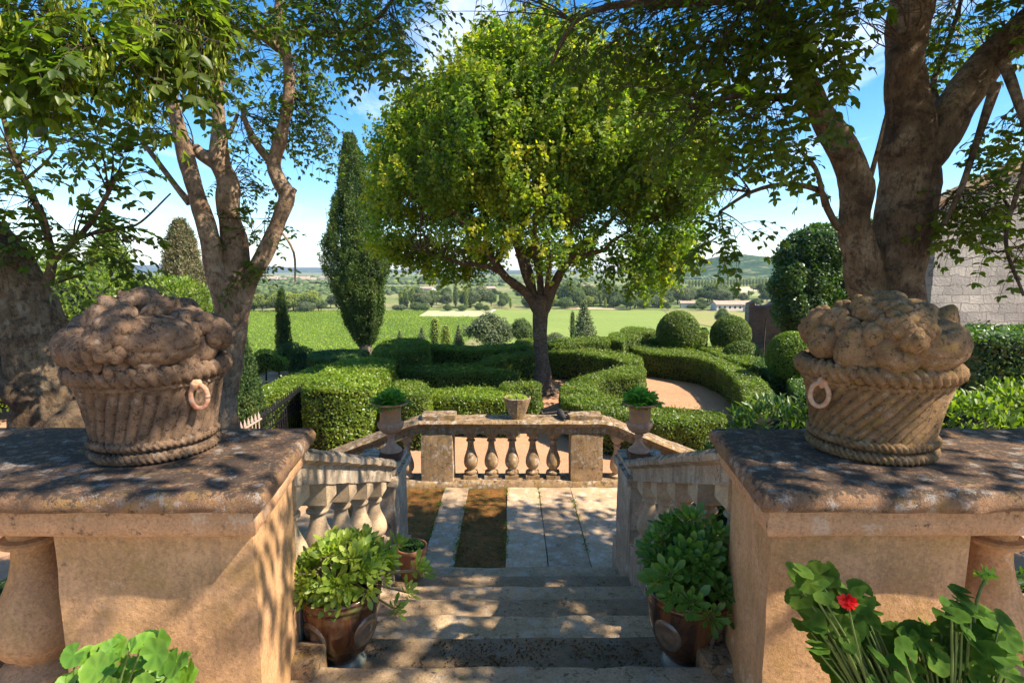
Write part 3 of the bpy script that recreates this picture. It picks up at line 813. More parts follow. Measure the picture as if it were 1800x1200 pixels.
hedge([(1073, 585), (1128, 583), (1129, 592), (1098, 596), (1095, 601), (1074, 595)], -.85, 'small stepped hedge block where the arc hedge begins', 'box', .06)
hedge([(1093, 577), (1115, 574), (1150, 579), (1148, 586), (1095, 583)], -.8, 'flat topped hedge block just left of the largest round bush', 'box', .06)
hedge([(965, 598), (1045, 591), (1073, 593), (1072, 600), (1045, 601), (968, 605)], -.9, 'straight yellowish hedge on the far edge right of the tree trunk', 'box', .06)
hedge([(908, 597), (935, 594), (937, 601), (910, 603)], -.95, 'tiny yellowish hedge peeking out left of the tree trunk', 'box', .06)
hedge([(1143, 592), (1172, 591), (1173, 597), (1145, 598)], -1.0, 'tiny low hedge below the largest round bush', 'box', .06)
hedge([(1155, 601), (1200, 602), (1235, 607), (1225, 612), (1180, 606)], -1.2, 'thin low hedge strip in front of the two round bushes', 'box', .06)
hedge([(1230, 609), (1262, 609), (1308, 621), (1342, 629), (1322, 640), (1300, 636), (1262, 623)], -1.1, 'bright topped inner hedge right of the long arc hedge', 'box', .055)
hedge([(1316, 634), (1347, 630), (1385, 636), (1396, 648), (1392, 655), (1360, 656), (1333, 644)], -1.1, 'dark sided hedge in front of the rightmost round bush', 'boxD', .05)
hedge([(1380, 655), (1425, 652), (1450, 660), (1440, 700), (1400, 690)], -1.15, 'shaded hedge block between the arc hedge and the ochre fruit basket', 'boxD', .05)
hedge([(1228, 577), (1243, 577), (1244, 582), (1229, 583)], -.8, 'narrow upright clipped box column right of the largest round bush', 'box', .06)
ball(1192, 586, 20.3, .78, .82, 'largest round clipped bush with sunlit crown at the garden edge', leaf=.055, zb=GZ)
ball(1284, 590, 20.0, .70, .74, 'dark green round clipped bush left of the ruined wall', 'box', leaf=.055)
ball(1304, 632, 18.2, .66, .62, 'low dome shaped clipped bush in front of the ruined wall', 'box', leaf=.055)
ball(1390, 627, 14.6, .62, .66, 'round clipped bush with bright right side beside the ochre fruit basket', 'box2', leaf=.05)
ball(598, 776, 9.3, .19, .24, 'small squat clipped bush behind the left stair rail', 'box2', leaf=.04, world=(-2.88, 9.3, -1.72))
ball(1254, 716, 11.2, .24, .2, 'small yellowish bush on the gravel beside the arc hedge', 'box2', leaf=.04, world=(4.1, 11.2, -1.86))

# loose shrubs near the terrace
def shrub(lobes, label, m, leaf, name='shrub', dens=1.0, group=None, cat='shrub', tpl=RH, width=.5, core=True, zb=GZ, updn=.3):
    mb = MB(); lobes = np.array(lobes, float)
    Ps = []; Ds = []
    for (x, y, z, a, b_, c) in lobes:
        n = int(4 * pi * ((a * b_ + b_ * c + a * c) / 3) * dens * 1.6 / (leaf * leaf * .36))
        D = rvec(n); D = D[D[:, 2] > -.55]
        rad = 1 + fbm(D * 2.5 + x * 3, 3) * .22 - rng.random(len(D)) ** 1.5 * .25
        Ps.append(np.array([x, y, z]) + D * rad[:, None] * np.array([a, b_, c])); Ds.append(D)
    P = np.vstack(Ps); D = np.vstack(Ds)
    inside = np.zeros(len(P), bool)
    for (x, y, z, a, b_, c) in lobes:
        inside |= (((P - [x, y, z]) / [a, b_, c]) ** 2).sum(1) < .55
    P, D = P[~inside], D[~inside]; n = len(P)
    NL = nrm(D + rvec(n) * .7 + [0, 0, updn]); A = nrm(np.cross(rvec(n), NL) + D * .6 + [0, 0, updn])
    leaves(mb, P, A, NL, leaf * rng.uniform(.6, 1.3, n), tpl, width, 0, np.clip(rng.normal(.45, .22, n) + .2 * fbm(P * 2, 2), 0, 1))
    if core:
        for (x, y, z, a, b_, c) in lobes:
            t = np.linspace(0, pi, 9)
            lathe(mb, [(max(.001, sin(q) * .68), -cos(q) * .68) for q in t], 12, (0, 0, 0), 1, caps=False)
            mb.v[-1] = mb.v[-1] * np.array([a, b_, c]) + np.array([x, y, z])
    x, y, z = lobes[0][:3]
    for l in lobes[:4]: tube(mb, [(l[0], l[1], zb - .1, .03), (l[0] + .05, l[1], l[2], .02)], 6, mi=1)
    o = mb.build(name, [M[m], M['core']], loc=(x, y, zb)); tag(o, label, cat, group); return o

shrub([(2.75, 5.7, -.26, .48, .45, .5), (2.35, 5.6, -.62, .42, .45, .5), (3.3, 5.6, -.22, .5, .5, .55), (2.15, 5.2, -1.0, .4, .4, .4), (2.7, 5.3, -.8, .8, .45, .55)],
      'laurel shrub with long glossy upright leaves behind the right stair pier', 'boxD', .11, 'laurel_shrub', dens=1.1, width=.34, updn=.5, tpl=OV)
shrub([(4.6 + .75 * k, 5.6 + .1 * k, -.25 + .03 * k, .65, .6, .62) for k in range(5)], 'broad leafed shrub with pale sunlit upper leaves right of the ochre fruit basket', 'box2', .075, 'leafy_shrub', dens=1.0, tpl=OV, width=.5, updn=.6)
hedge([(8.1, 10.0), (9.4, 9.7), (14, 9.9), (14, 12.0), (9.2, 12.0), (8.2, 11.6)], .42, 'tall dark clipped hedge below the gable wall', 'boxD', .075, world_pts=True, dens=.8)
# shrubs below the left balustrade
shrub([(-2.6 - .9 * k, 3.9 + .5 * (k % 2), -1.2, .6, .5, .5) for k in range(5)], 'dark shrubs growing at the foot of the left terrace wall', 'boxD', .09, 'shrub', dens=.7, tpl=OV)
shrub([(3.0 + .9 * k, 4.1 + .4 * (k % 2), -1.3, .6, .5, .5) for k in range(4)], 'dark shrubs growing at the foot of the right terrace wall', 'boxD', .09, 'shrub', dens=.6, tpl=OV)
# sunlit bushes at left
shrub([(-11.5, 14.5, .3, 2.0, 1.6, 1.5), (-9.4, 15.0, .0, 1.7, 1.5, 1.45), (-13.8, 15.0, .3, 2.2, 1.6, 1.7), (-10.3, 14.0, -1.0, 1.8, 1.3, 1.3), (-12.8, 13.6, -1.0, 2.2, 1.4, 1.2), (-8.9, 14.6, -1.2, 1.2, 1.2, 1.0), (-16, 14, .2, 2, 1.6, 1.8)],
      'big billowing yellow green bush mass behind the brown fruit basket', 'box2', .11, 'flowering_bush', dens=.85, updn=.5)

# rose standards, thin cypress and dark cypress near the iron railing
rb = shrub([(-7.55, 16.8, -1.15, .42, .35, .36), (-7.2, 16.9, -1.3, .3, .3, .3), (-7.8, 16.8, -1.4, .3, .3, .3)], 'pale standard bush on bare stems left of the thin cypress', 'box2', .05, 'standard_bush', dens=.9)
shrub([(-7.1, 18.6, -1.5, .5, .5, .55), (-7.7, 19, -1.45, .55, .5, .6), (-6.8, 18.2, -1.75, .4, .4, .35)], 'dark rounded shrub behind the pale standard bush', 'boxD', .06, 'shrub')

def conifer(x, y, zb, H, W, prof, label, m='cypress', leaf=.07, n=60000, name='cypress_tree', lean=(0, 0), trunk=.1, trunk_h=.3, group=None, lump=.16, spr=None, cat='cypress'):
    """columnar tree: crown of upright leaf sprays over a tapering profile, plus trunk"""
    t = thing(name, label, cat, (x, y, zb), group)
    prof = np.array(prof, float)
    ns = n // 14
    u = rng.random(ns) ** .9; th = rng.random(ns) * 2 * pi
    r = np.interp(u, prof[:, 0], prof[:, 1]) * W / 2
    D = np.column_stack([np.cos(th), np.sin(th), np.zeros(ns)])
    P = np.column_stack([r * np.cos(th), r * np.sin(th), u * H])
    f = fbm(np.column_stack([np.cos(th) * 1.6, np.sin(th) * 1.6, u * H * .55 * 2.2 / max(W, .6)]) * 1.6 + x, 3)
    P[:, :2] *= (1 + f * lump * 2 - rng.random(ns) ** 2 * .25)[:, None]
    P[:, 0] += lean[0] * (u - 0); P[:, 1] += lean[1] * u
    up = nrm(D * .55 + np.array([0, 0, 1.0]) + rvec(ns) * .25)
    sl = leaf * 2.6 if spr is None else spr
    k = 14
    B = (P[:, None] + up[:, None] * (sl * np.linspace(0, 1, k))[None, :, None] + rng.normal(size=(ns, k, 3)) * leaf * .45).reshape(-1, 3)
    A = nrm(np.repeat(up, k, 0) + rvec(ns * k) * .7); NL = nrm(np.repeat(D, k, 0) + rvec(ns * k) * .6)
    rnd = np.clip(np.repeat(rng.normal(.4, .22, ns) + f * .5, k) + rng.normal(0, .1, ns * k), 0, 1)
    mb = MB(); leaves(mb, B, A, NL, leaf * rng.uniform(.6, 1.3, len(B)), RH, .5, 0, rnd)
    us = np.linspace(0, .97, 16)
    if W > .3:
        lathe(mb, [(max(.002, np.interp(q, prof[:, 0], prof[:, 1]) * W / 2 * .72), q * H) for q in us], 14, (0, 0, 0), 1, caps=False)
        v = mb.v[-1]; v[:, 0] += lean[0] * v[:, 2] / H; v[:, 1] += lean[1] * v[:, 2] / H
    mb.build('crown', [M[m], M['core']], t)
    mb = MB(); tube(mb, [(-.02, 0, -1.4, trunk * 1.4), (-.02, 0, -.3, trunk * 1.25), (0, 0, trunk_h * .5, trunk), (lean[0] * .3, 0, H * .5, trunk * .5)], 10, n=8, noise=trunk * .25); mb.build('trunk', M['barkL'], t)
    return t
CYP = [(0, .22), (.05, .38), (.15, .66), (.3, .93), (.42, 1), (.55, .84), (.7, .60), (.85, .30), (.94, .13), (1, .02)]
THIN = [(0, .55), (.1, .95), (.35, 1), (.7, .62), (.9, .25), (1, .03)]
p = atY(643, 622, 22.5)
conifer(p[0], 22.5, -1.45, 8.1, 2.05, CYP, 'tall broad dark cypress with a stout pale trunk base left of the round tree', leaf=.085, n=120000, lean=(-.35, 0), trunk=.24, trunk_h=.5, lump=.34)
conifer(-8.25, 20.0, -2, 2.85, .44, THIN, 'thin pencil cypress standing alone before the vineyard', leaf=.05, n=16000, trunk=.04, lump=.05, group='slim cypresses')
conifer(-5.25, 10.6, -2, 2.3, .75, THIN, 'dark slim cypress just right of the twin trunked tree', leaf=.05, n=30000, trunk=.05, lump=.08, group='slim cypresses')
p = atY(322, 480, 26)
conifer(p[0], 26, -2.2, 5.9, 1.7, [(0, .5), (.2, .9), (.45, 1), (.7, .75), (.9, .4), (1, .05)], 'half dead pale brown cypress seen left of the twin trunked tree', 'cypdry', leaf=.10, n=40000, trunk=.12, lump=.22)

# iron railing with finials
rf = thing('iron_railing', 'long black wrought iron railing with pointed finials, its near end coloured as if lit pinkish', 'railing', (-4.5, 8.6, GZ), 'garden railings')
def rail_bars(y0, y1, x0, x1, parent, top=1.0, step_=.13, m='iron'):
    ys_ = np.arange(y0, y1, step_); xs_ = x0 + (x1 - x0) * (ys_ - y0) / (y1 - y0)
    pl = np.array(parent.location)
    mb = MB(); A = np.column_stack([xs_, ys_, np.full(len(ys_), GZ)]); B = A + [0, 0, top + .03]
    sticks(mb, A, B, .011, .011)
    sticks(mb, B, B + [0, 0, .05], .028, .024); sticks(mb, B + [0, 0, .05], B + [0, 0, .13], .024, .002)
    mb.v = [v - pl for v in mb.v]; mb.build('bars', M[m], parent, False)
    mb = MB()
    for zz in (.12, top - .28, top):
        tube(mb, [(x0, y0, GZ + zz, .018), (x1, y1, GZ + zz, .018)], 6)
    mb.v = [v - pl for v in mb.v]; mb.build('crossbar', M[m], parent)
M['sunlit_iron'] = plain('sunlit_iron_tone', (.42, .26, .20), .6, b2=(.30, .25, .22), sc=20)  # pinkish colour stands in for sunlight on the railing's near end
rail_bars(9.62, 15.2, -4.43, -4.85, rf)
rail_bars(8.2, 9.6, -4.42, -4.43, rf, m='sunlit_iron')
# grey pickets
pk = thing('picket_fence', 'short weathered grey picket fence by the cypress trunk', 'fence', (-6.2, 18.6, GZ))
for k in range(4):
    mb = MB(); x = -.15 + .09 * k
    rough_block(mb, x - .035, x + .035, -.25 + .12 * k, -.225 + .12 * k, 0, .95 - .02 * k, amp=.003, d=.12, seed=k); mb.build('picket', plain('grey_wood', (.30, .30, .31), .9) if k == 0 else bpy.data.materials['grey_wood'], pk)
mb = MB(); tube(mb, [(-.2, -.24, .6, .02), (.16, .16, .6, .02)], 6); mb.build('crossbar', bpy.data.materials['grey_wood'], pk)
# low garden edge walls
mb = MB(); rough_block(mb, -22, -6.5, 20.9, 21.2, -2.3, -1.76, amp=.02, d=.3)
tag(mb.build('parapet_wall', M['land']), 'low grey parapet wall at the left garden edge before the vineyard', 'wall', 'low garden parapets')
mb = MB(); rough_block(mb, 4.2, 11.0, 22.2, 22.5, -2.3, -1.55, amp=.02, d=.3); rough_block(mb, -3.6, 3.8, 22.2, 22.5, -2.3, -1.5, amp=.02, d=.3)
tag(mb.build('parapet_wall', M['land']), 'low stone parapet wall along the far garden edge under the round bushes', 'wall', 'low garden parapets')

# ------------------------------------------------------------------ stone gable, ruined wall
def masonry(name, c1, c2, mort, bw=.55, bh=.26, sc=1.0, rough=.9):
    m, nt, b, out = mat(name)
    g = N(nt, 'ShaderNodeNewGeometry'); P = g.outputs['Position']
    s = N(nt, 'ShaderNodeSeparateXYZ', {'Vector': P}).outputs
    cm = N(nt, 'ShaderNodeCombineXYZ', {'X': s['X'], 'Y': s['Z'], 'Z': s['Y']}).outputs[0]
    wob = N(nt, 'ShaderNodeTexNoise', {'Vector': P, 'Scale': 2.2, 'Detail': 5}).outputs['Color']
    cm = N(nt, 'ShaderNodeVectorMath', {0: cm, 1: N(nt, 'ShaderNodeVectorMath', {0: wob, 'Scale': .26 * sc}, operation='SCALE').outputs[0]}, operation='ADD').outputs[0]
    br = N(nt, 'ShaderNodeTexBrick', {'Vector': cm, 'Color1': c4(c1), 'Color2': c4(c2), 'Mortar': c4(mort), 'Scale': 1.0, 'Mortar Size': .009 * sc, 'Mortar Smooth': .3, 'Bias': 0.0, 'Brick Width': bw, 'Row Height': bh})
    br.offset = .37; br.squash = .8; br.squash_frequency = 3
    n = noise(nt, P, 1.1, 6, .65); n2 = noise(nt, P, 14, 5, .7)
    col = mixc(nt, mrange(nt, n, .4, .65, 0, .55), br.outputs['Color'], tuple(x * .55 for x in c2))
    col = mixc(nt, mrange(nt, n2, .5, .75, 0, .5), col, tuple(x * .6 for x in c1))
    nt.links.new(col, b.inputs['Base Color']); b.inputs['Roughness'].default_value = rough
    bump(nt, math_(nt, 'ADD', math_(nt, 'MULTIPLY', br.outputs['Fac'], -1.2), n2), b, .8, .04)
    return m
M['wall'] = masonry('grey_ashlar', (.46, .42, .355), (.26, .24, .21), (.17, .15, .125))
M['ruin'] = masonry('rubble_stone', (.34, .24, .19), (.22, .17, .14), (.30, .26, .22), .3, .14, 1.6)
gb = thing('stone_building', 'tall grey ashlar gable of a stone building behind the tree on the right', 'building', (14, 16, GZ))
xl, xr = 12.0, 23.0; ztop = lambda x: 3.58 + (x - 12.37) * .46
mb = MB(); xa = 16.5
hx = [(xl, 0), (xr, 0), (xr, ztop(xr) - 5 + 2), (xa, ztop(xa) + 2), (xl, ztop(xl) + 2)]
V = [(x - 14, y, z) for y in (0, .7) for x, z in hx]
mb.add(V, [(0, 1, 2, 3, 4), (9, 8, 7, 6, 5), (0, 4, 9, 5), (1, 6, 7, 2)]); mb.build('wall', M['wall'], gb, False)
for (a, c_) in (((xl - .25, ztop(xl) + 2 - .11), (xa, ztop(xa) + 2)), ((xa, ztop(xa) + 2), (xr + .2, ztop(xr) - 5 + 2))):
    mb = MB(); hexa(mb, [(a[0] - 14, -.18, a[1] + .004), (c_[0] - 14, -.18, c_[1] + .004), (c_[0] - 14, .78, c_[1] + .004), (a[0] - 14, .78, a[1] + .004), (a[0] - 14, -.18, a[1] + .15), (c_[0] - 14, -.18, c_[1] + .15), (c_[0] - 14, .78, c_[1] + .15), (a[0] - 14, .78, a[1] + .15)])
    mb.build('roof', M['land'], gb, False)
rw = MB(); Wd = 3.4; xs_ = np.linspace(0, Wd, 36); prof = .95 + .16 * fbm(np.column_stack([xs_ * 1.6, xs_ * 0, xs_ * 0]), 4) * 1.5 + .12 * (xs_ > 2) ; prof[:3] += .18
for yy, fl in ((0, 1), (.4, -1)):
    Pm = np.array([[(x, yy, z) for z in np.linspace(-.6, h, 10)] for x, h in zip(xs_, prof)]); Pm[..., 1] += fbm(Pm * 4, 3) * .05
    grid_mesh(rw, Pm[::fl])
Pt = np.array([[(x, 0, h), (x, .2, h + .03), (x, .4, h)] for x, h in zip(xs_, prof)]); grid_mesh(rw, Pt)
grid_mesh(rw, np.array([[(0, 0, z), (0, .4, z)] for z in (-.6, 0, prof[0])])[::-1])
p = atY(1313, 612, 24.0); rw.v = [v * [1, 1, 1.55] for v in rw.v]
o = rw.build('ruined_wall', M['ruin']); o.location = (p[0], 24.0, -1.35); tag(o, 'crumbling rubble stone wall with a jagged top beside the round bushes', 'wall')
mb = MB(); tube(mb, [(0, 0, -.9, .03), (.03, 0, 1.05, .022)], 7, n=5, noise=.004)
p = atY(1342, 610, 19.6); tag(mb.build('garden_stake', M['twig'], loc=None), 'pale upright wooden stake in front of the ruined wall', 'stake').location = (p[0], 19.6, -1.1)
#==PART3==
# ------------------------------------------------------------------ valley: fields, hills, far trees, houses
def field(name, pts, cols, dz, sc=.3, rows=None):
    W = np.array([atZ(px, py, PLAIN)[:2] for px, py in pts])
    m, nt, b, out = mat(name + '_surface')
    P = N(nt, 'ShaderNodeNewGeometry').outputs['Position']
    n1 = noise(nt, P, .03 * sc / .3, 5, .6); n2 = noise(nt, P, .8, 5, .75)
    col = mixc(nt, mrange(nt, n1, .4, .6), cols[0], cols[1]); col = mixc(nt, mrange(nt, n2, .45, .7, 0, .5), col, tuple(x * .6 for x in cols[1]))
    if rows:
        mp = N(nt, 'ShaderNodeMapping', {'Vector': P, 'Rotation': (0, 0, rows)}).outputs[0]
        w = N(nt, 'ShaderNodeTexWave', {'Vector': mp, 'Scale': .14, 'Distortion': .6, 'Detail': 2}).outputs['Fac']
        col = mixc(nt, mrange(nt, w, .4, .8, 0, .4), col, tuple(x * .7 for x in cols[1]))
    nt.links.new(col, b.inputs['Base Color']); b.inputs['Roughness'].default_value = 1
    b.inputs['Specular IOR Level'].default_value = .1
    mb = MB(); mb.add(np.column_stack([W, np.full(len(W), PLAIN + dz)]), [tuple(range(len(W)))])
    me_o = mb.build(name, m, smooth=False)
    if me_o.data.polygons[0].normal.z < 0: me_o.data.flip_normals()
    return tag(me_o, kind='structure')
field('vineyard_ground', [(-700, 700), (560, 700), (700, 660), (840, 590), (850, 556), (735, 556), (752, 546), (-100, 546), (-500, 548)], ((.11, .16, .025), (.08, .12, .02)), .06)
field('pale_field', [(735, 556), (850, 557), (860, 546), (752, 546)], ((.40, .40, .22), (.36, .36, .18)), .08)
field('farm_track', [(849, 556), (856, 556), (873, 544), (866, 544)], ((.55, .50, .42), (.5, .45, .38)), .10)
field('green_meadow', [(840, 640), (1330, 640), (1310, 590), (1180, 560), (1165, 546), (872, 545), (858, 556)], ((.24, .29, .07), (.20, .26, .06)), .07, rows=.6)
field('olive_field', [(1170, 548), (1185, 561), (1330, 590), (1600, 600), (1600, 549)], ((.25, .27, .08), (.30, .26, .10)), .09, rows=1.2)
field('tan_strip', [(980, 543), (1100, 545), (1100, 542), (1010, 540)], ((.50, .38, .24), (.44, .34, .2)), .1)
field('tan_field', [(1215, 512), (1270, 506), (1350, 503), (1480, 504), (1480, 511), (1350, 511), (1290, 516)], ((.52, .42, .28), (.46, .38, .22)), .1)
field('upper_green_field', [(1200, 524), (1350, 520), (1480, 520), (1480, 511), (1350, 512), (1290, 517), (1215, 514)], ((.24, .28, .10), (.3, .3, .12)), .08)
# vines
mb = MB()
rows_ = []
for r_ in range(170):
    x0 = -300 + r_ * 2.5
    yy = np.arange(62, 272, .9); xx = x0 + (yy - 62) * .42 + rng.normal(0, .12, len(yy))
    rows_.append(np.column_stack([xx, yy + rng.normal(0, .2, len(yy))]))
Q = np.vstack(rows_)
poly = np.array([atZ(px, py, PLAIN)[:2] for px, py in [(-700, 700), (560, 700), (700, 660), (838, 590), (846, 558), (732, 557), (748, 547.5), (-100, 547.5), (-500, 549)]])
_, ins = pdist(Q, poly); Q = Q[ins]
vis = (np.abs(Q[:, 0]) < Q[:, 1] * .95 + 3); Q = Q[vis]
k = 6
B = np.repeat(np.column_stack([Q, ground_z(Q[:, 0], Q[:, 1]) + .45]), k, 0) + rng.normal(size=(len(Q) * k, 3)) * [.26, .4, .2]
leaves(mb, B, rvec(len(B)), rvec(len(B)) + [0, 0, 1.0], rng.uniform(.25, .55, len(B)), RH, .8, 0, np.clip(rng.normal(.5, .2, len(B)) + .2 * fbm(B * .03, 3), 0, 1))
tag(mb.build('vines', M['vine']), kind='stuff')

def hillmat(name, c1, c2, s, b_=.5):
    m, nt, b, out = mat(name)
    P = N(nt, 'ShaderNodeNewGeometry').outputs['Position']
    n1 = noise(nt, P, .006 * s, 6, .65); n2 = noise(nt, P, .05 * s, 6, .8)
    col = mixc(nt, mrange(nt, n1, .45, .56), c1, c2); col = mixc(nt, mrange(nt, n2, .46, .56, 0, .8), col, tuple(x * .35 for x in c1)); col = mixc(nt, mrange(nt, noise(nt, P, .012 * s, 5, .7), .56, .6, 0, .6), col, (.20, .19, .09))
    nt.links.new(col, b.inputs['Base Color']); b.inputs['Roughness'].default_value = 1; b.inputs['Specular IOR Level'].default_value = .0
    return m
def hill(name, Y, depth, keys, m, nx=240, ny=26, rough=1.0, tz=None):
    """keys: (px, py) skyline at distance Y"""
    K = np.array([atY(px, py, Y)[[0, 2]] for px, py in keys]); xs = np.linspace(K[0, 0], K[-1, 0], nx)
    zt = np.interp(xs, K[:, 0], K[:, 1]); 
    kk = max(3, nx // 30); zt = np.convolve(np.pad(zt, kk, mode='edge'), np.ones(2 * kk + 1) / (2 * kk + 1), 'valid')
    v = np.linspace(-1, 1, ny)
    P = np.zeros((nx, ny, 3)); P[..., 0] = xs[:, None]; P[..., 1] = Y + v[None] * depth
    pr = np.cos(v * pi / 2) ** 1.3
    P[..., 2] = PLAIN - 1 + (zt - PLAIN + 1)[:, None] * pr[None]
    sc_ = 60 / Y
    P[..., 2] += fbm(P * sc_ * .25, 4) * Y * .004 * rough * pr[None] + np.abs(fbm(P * sc_ * 3, 3)) * Y * .0022 * rough * pr[None]
    mb = MB(); grid_mesh(mb, P); return tag(mb.build(name, m), kind='structure')
hill('far_hills', 6200, 1800, [(-1500, 460), (-300, 462), (200, 466), (480, 469), (560, 470), (620, 471), (700, 476), (800, 478), (880, 474), (940, 471), (1000, 475), (1080, 478), (1200, 474), (1500, 470), (2200, 462), (3000, 462)], hillmat('far_forest', (.035, .07, .035), (.06, .09, .04), .5), rough=.35)
hill('middle_hills', 3600, 900, [(700, 489), (800, 482), (870, 479), (950, 480), (1050, 482), (1150, 485), (1250, 488), (1400, 490)], hillmat('middle_forest', (.03, .065, .025), (.05, .085, .03), 1), rough=.4)
hill('wooded_hill', 1500, 420, [(1130, 497), (1180, 482), (1215, 466), (1255, 454), (1290, 446), (1312, 448), (1340, 455), (1370, 459), (1420, 461), (1500, 462), (1650, 468), (1900, 480), (2100, 497)], hillmat('hill_forest', (.03, .07, .02), (.055, .10, .028), 2), nx=420, ny=60, rough=1.0)

def far_tree(kind, m, seed):
    """a whole distant tree in one mesh: trunk, limbs and a lumpy leaf-clump crown (height about 1)"""
    g = np.random.default_rng(seed); mb = MB()
    if kind == 'poplar': lobes = [(0, 0, .2 + .1 * i, .13 - .035 * abs(i - 3) / 4, .14) for i in range(8)]
    elif kind == 'pine': lobes = [(0, 0, .12 + .11 * i, .34 * (1 - i / 8.5), .10) for i in range(8)]
    else:
        lobes = [(0, 0, .55, .36, .34)] + [(.3 * cos(a) * g.uniform(.7, 1), .3 * sin(a) * g.uniform(.7, 1), g.uniform(.38, .72), g.uniform(.16, .26), g.uniform(.15, .24)) for a in np.linspace(0, 6, 8)] + [(g.normal(0, .1), g.normal(0, .1), .8, .2, .18) for _ in range(2)]
        if kind == 'bush': lobes = [(x, y, z * .75 - .05, r * 1.25, h) for x, y, z, r, h in lobes]
    for x, y, z, r, h in lobes:
        n = int(2600 * (r * r + r * h) / .12 * .28) + 60
        D = rvec(n); rad = 1 + fbm(D * 2.4 + seed + x * 9, 3) * .3 - g.random(n) ** 1.6 * .35
        P = np.array([x, y, z]) + D * rad[:, None] * [r, r, h]; P = P[P[:, 2] > .02]; D = D[:len(P)]
        leaves(mb, P, rvec(len(P)), D + rvec(len(P)) * .6, g.uniform(.022, .05, len(P)), RH, .75, 0, np.clip(g.normal(.4, .2, len(P)) + .9 * (P[:, 2] - .5) * .4 + g.normal(0, .12), 0, 1))
        t = np.linspace(0, pi, 7); lathe(mb, [(max(.001, sin(q) * r * .7), -cos(q) * h * .7) for q in t], 8, (x, y, z), 1, caps=False)
    tube(mb, [(0, 0, -.15, .03), (0.01, 0, .5, .015)], 6, mi=1)
    for a in (0, 2, 4): tube(mb, [(0, 0, .15, .015), (.2 * cos(a), .2 * sin(a), .5, .006)], 4, mi=1)
    return mb.mesh(kind + '_tree', [M[m], M['core']])
PROTO = {}
for i, (kd, mm) in enumerate([('round', 'far'), ('round', 'farY'), ('round', 'farG'), ('round', 'far'), ('bush', 'farG'), ('bush', 'far'), ('poplar', 'far'), ('pine', 'farG'), ('poplar', 'farY')]):
    PROTO[i] = far_tree(kd, mm, 100 + i)
def put(i, px, pyb, hpx, label, group, name='tree', wf=1.0, cat='tree', Y=None):
    if Y is None:
        p = atZ(px, pyb, PLAIN)
    else:
        p = atY(px, pyb, Y)
    o = bpy.data.objects.new(name, PROTO[i]); COL.objects.link(o)
    h = hpx / FPX * p[1] * 1.02
    o.location = p; o.scale = (h * wf, h * wf, h); o.rotation_euler = (0, 0, rng.random() * 6.28)
    tag(o, label, cat, group); return o
# individually recognisable trees between the garden and the fields
mids = [(0, 862, 616, 66, 62, 1.25, 'large spreading grey green tree left of the round tree trunk, beyond the hedges', 2),
        (7, 1026, 594, 66, 60, .95, 'wide dark conifer standing alone right of the round tree trunk', 7),
        (6, 1006, 594, 44, 58, .7, 'slim dark conifer touching the left side of the wide conifer', 6),
        (0, 912, 600, 40, 64, 1.0, 'dark bushy tree half hidden behind the round tree trunk', 0),
        (0, 928, 602, 30, 66, 1.1, 'small dark bushy tree right behind the round tree trunk', 3),
        (6, 765, 608, 46, 60, 1.3, 'pale green slim tree tallest of the small trees behind the straight hedge', 8),
        (6, 784, 610, 36, 62, 1.5, 'pale green slim tree second in the group behind the straight hedge', 8),
        (7, 806, 606, 34, 64, .8, 'dark little conifer between the slim pale trees and the spreading tree', 7),
        (7, 742, 608, 32, 64, .9, 'dark little conifer left of the slim pale trees', 7),
        (7, 703, 604, 22, 66, .9, 'tiny conifer right beside the big cypress', 7),
        (4, 975, 600, 22, 60, 1.2, 'pale low bush just right of the round tree trunk', 4),
        (0, 1268, 563, 20, 150, 1.0, 'single small round tree alone in the olive coloured field', 3),
        (0, 1170, 574, 14, 90, 1.2, 'little dark shrub in the meadow behind the hedge blocks', 5)]
for (_, px, yb, h, Y, wf, lab, pi_) in mids:
    put(pi_, px, yb + 8, h + 10, lab, None, {6: 'slim_tree', 7: 'conifer', 8: 'slim_tree'}.get(pi_, 'broadleaf_tree'), wf, Y=Y)
# tree belts of the valley
G1 = 'round trees of the valley tree belts'
LB_ = {0: 'dark green round tree in the valley tree belt', 1: 'yellow green round tree in the valley tree belt', 2: 'grey green round tree in the valley tree belt', 3: 'dark green round tree in the valley tree belt',
       4: 'grey green low bush in the valley tree belt', 5: 'dark green low bush in the valley tree belt', 6: 'tall slim poplar in the valley tree belt', 8: 'pale tall slim poplar in the valley tree belt', 7: 'conifer in the valley tree belt'}
cnt = 0
def belt(n, x0, x1, y0, y1, h0, h1, kinds, wf=(.9, 1.4), where='in the valley tree belts'):
    global cnt
    for _ in range(n):
        px = rng.uniform(x0, x1); py = rng.uniform(y0, y1); k_ = int(rng.choice(kinds))
        hh = rng.uniform(h0, h1)
        lb = LB_[k_].replace('in the valley tree belt', where); put(k_, px, py, hh, lb, lb.replace('tree', 'trees', 1), {4: 'bush', 5: 'bush', 6: 'poplar', 8: 'poplar', 7: 'conifer'}.get(k_, 'valley_tree'), rng.uniform(*wf) if k_ not in (6, 8) else 1.1, 'tree' if k_ not in (4, 5) else 'bush'); cnt += 1
W1 = 'along the back edge of the vineyard left of the big cypress'; W2 = 'in the belt behind the pale field left of the round tree'; W3 = 'in the belt behind the green meadow right of the round trunk'
W4 = 'around the long low farmhouse'; W5 = 'in the middle of the valley'; W6 = 'in the distant part of the valley'
belt(16, 425, 600, 546, 549, 22, 38, [0, 1, 2, 4, 4], where=W1); belt(14, 300, 600, 538, 545, 20, 34, [0, 1, 3, 2], where=W1)
belt(10, 680, 860, 545, 547, 12, 20, [4, 5, 5], where=W2); belt(20, 690, 870, 538, 543, 22, 36, [0, 8, 6, 3, 2], where=W2)
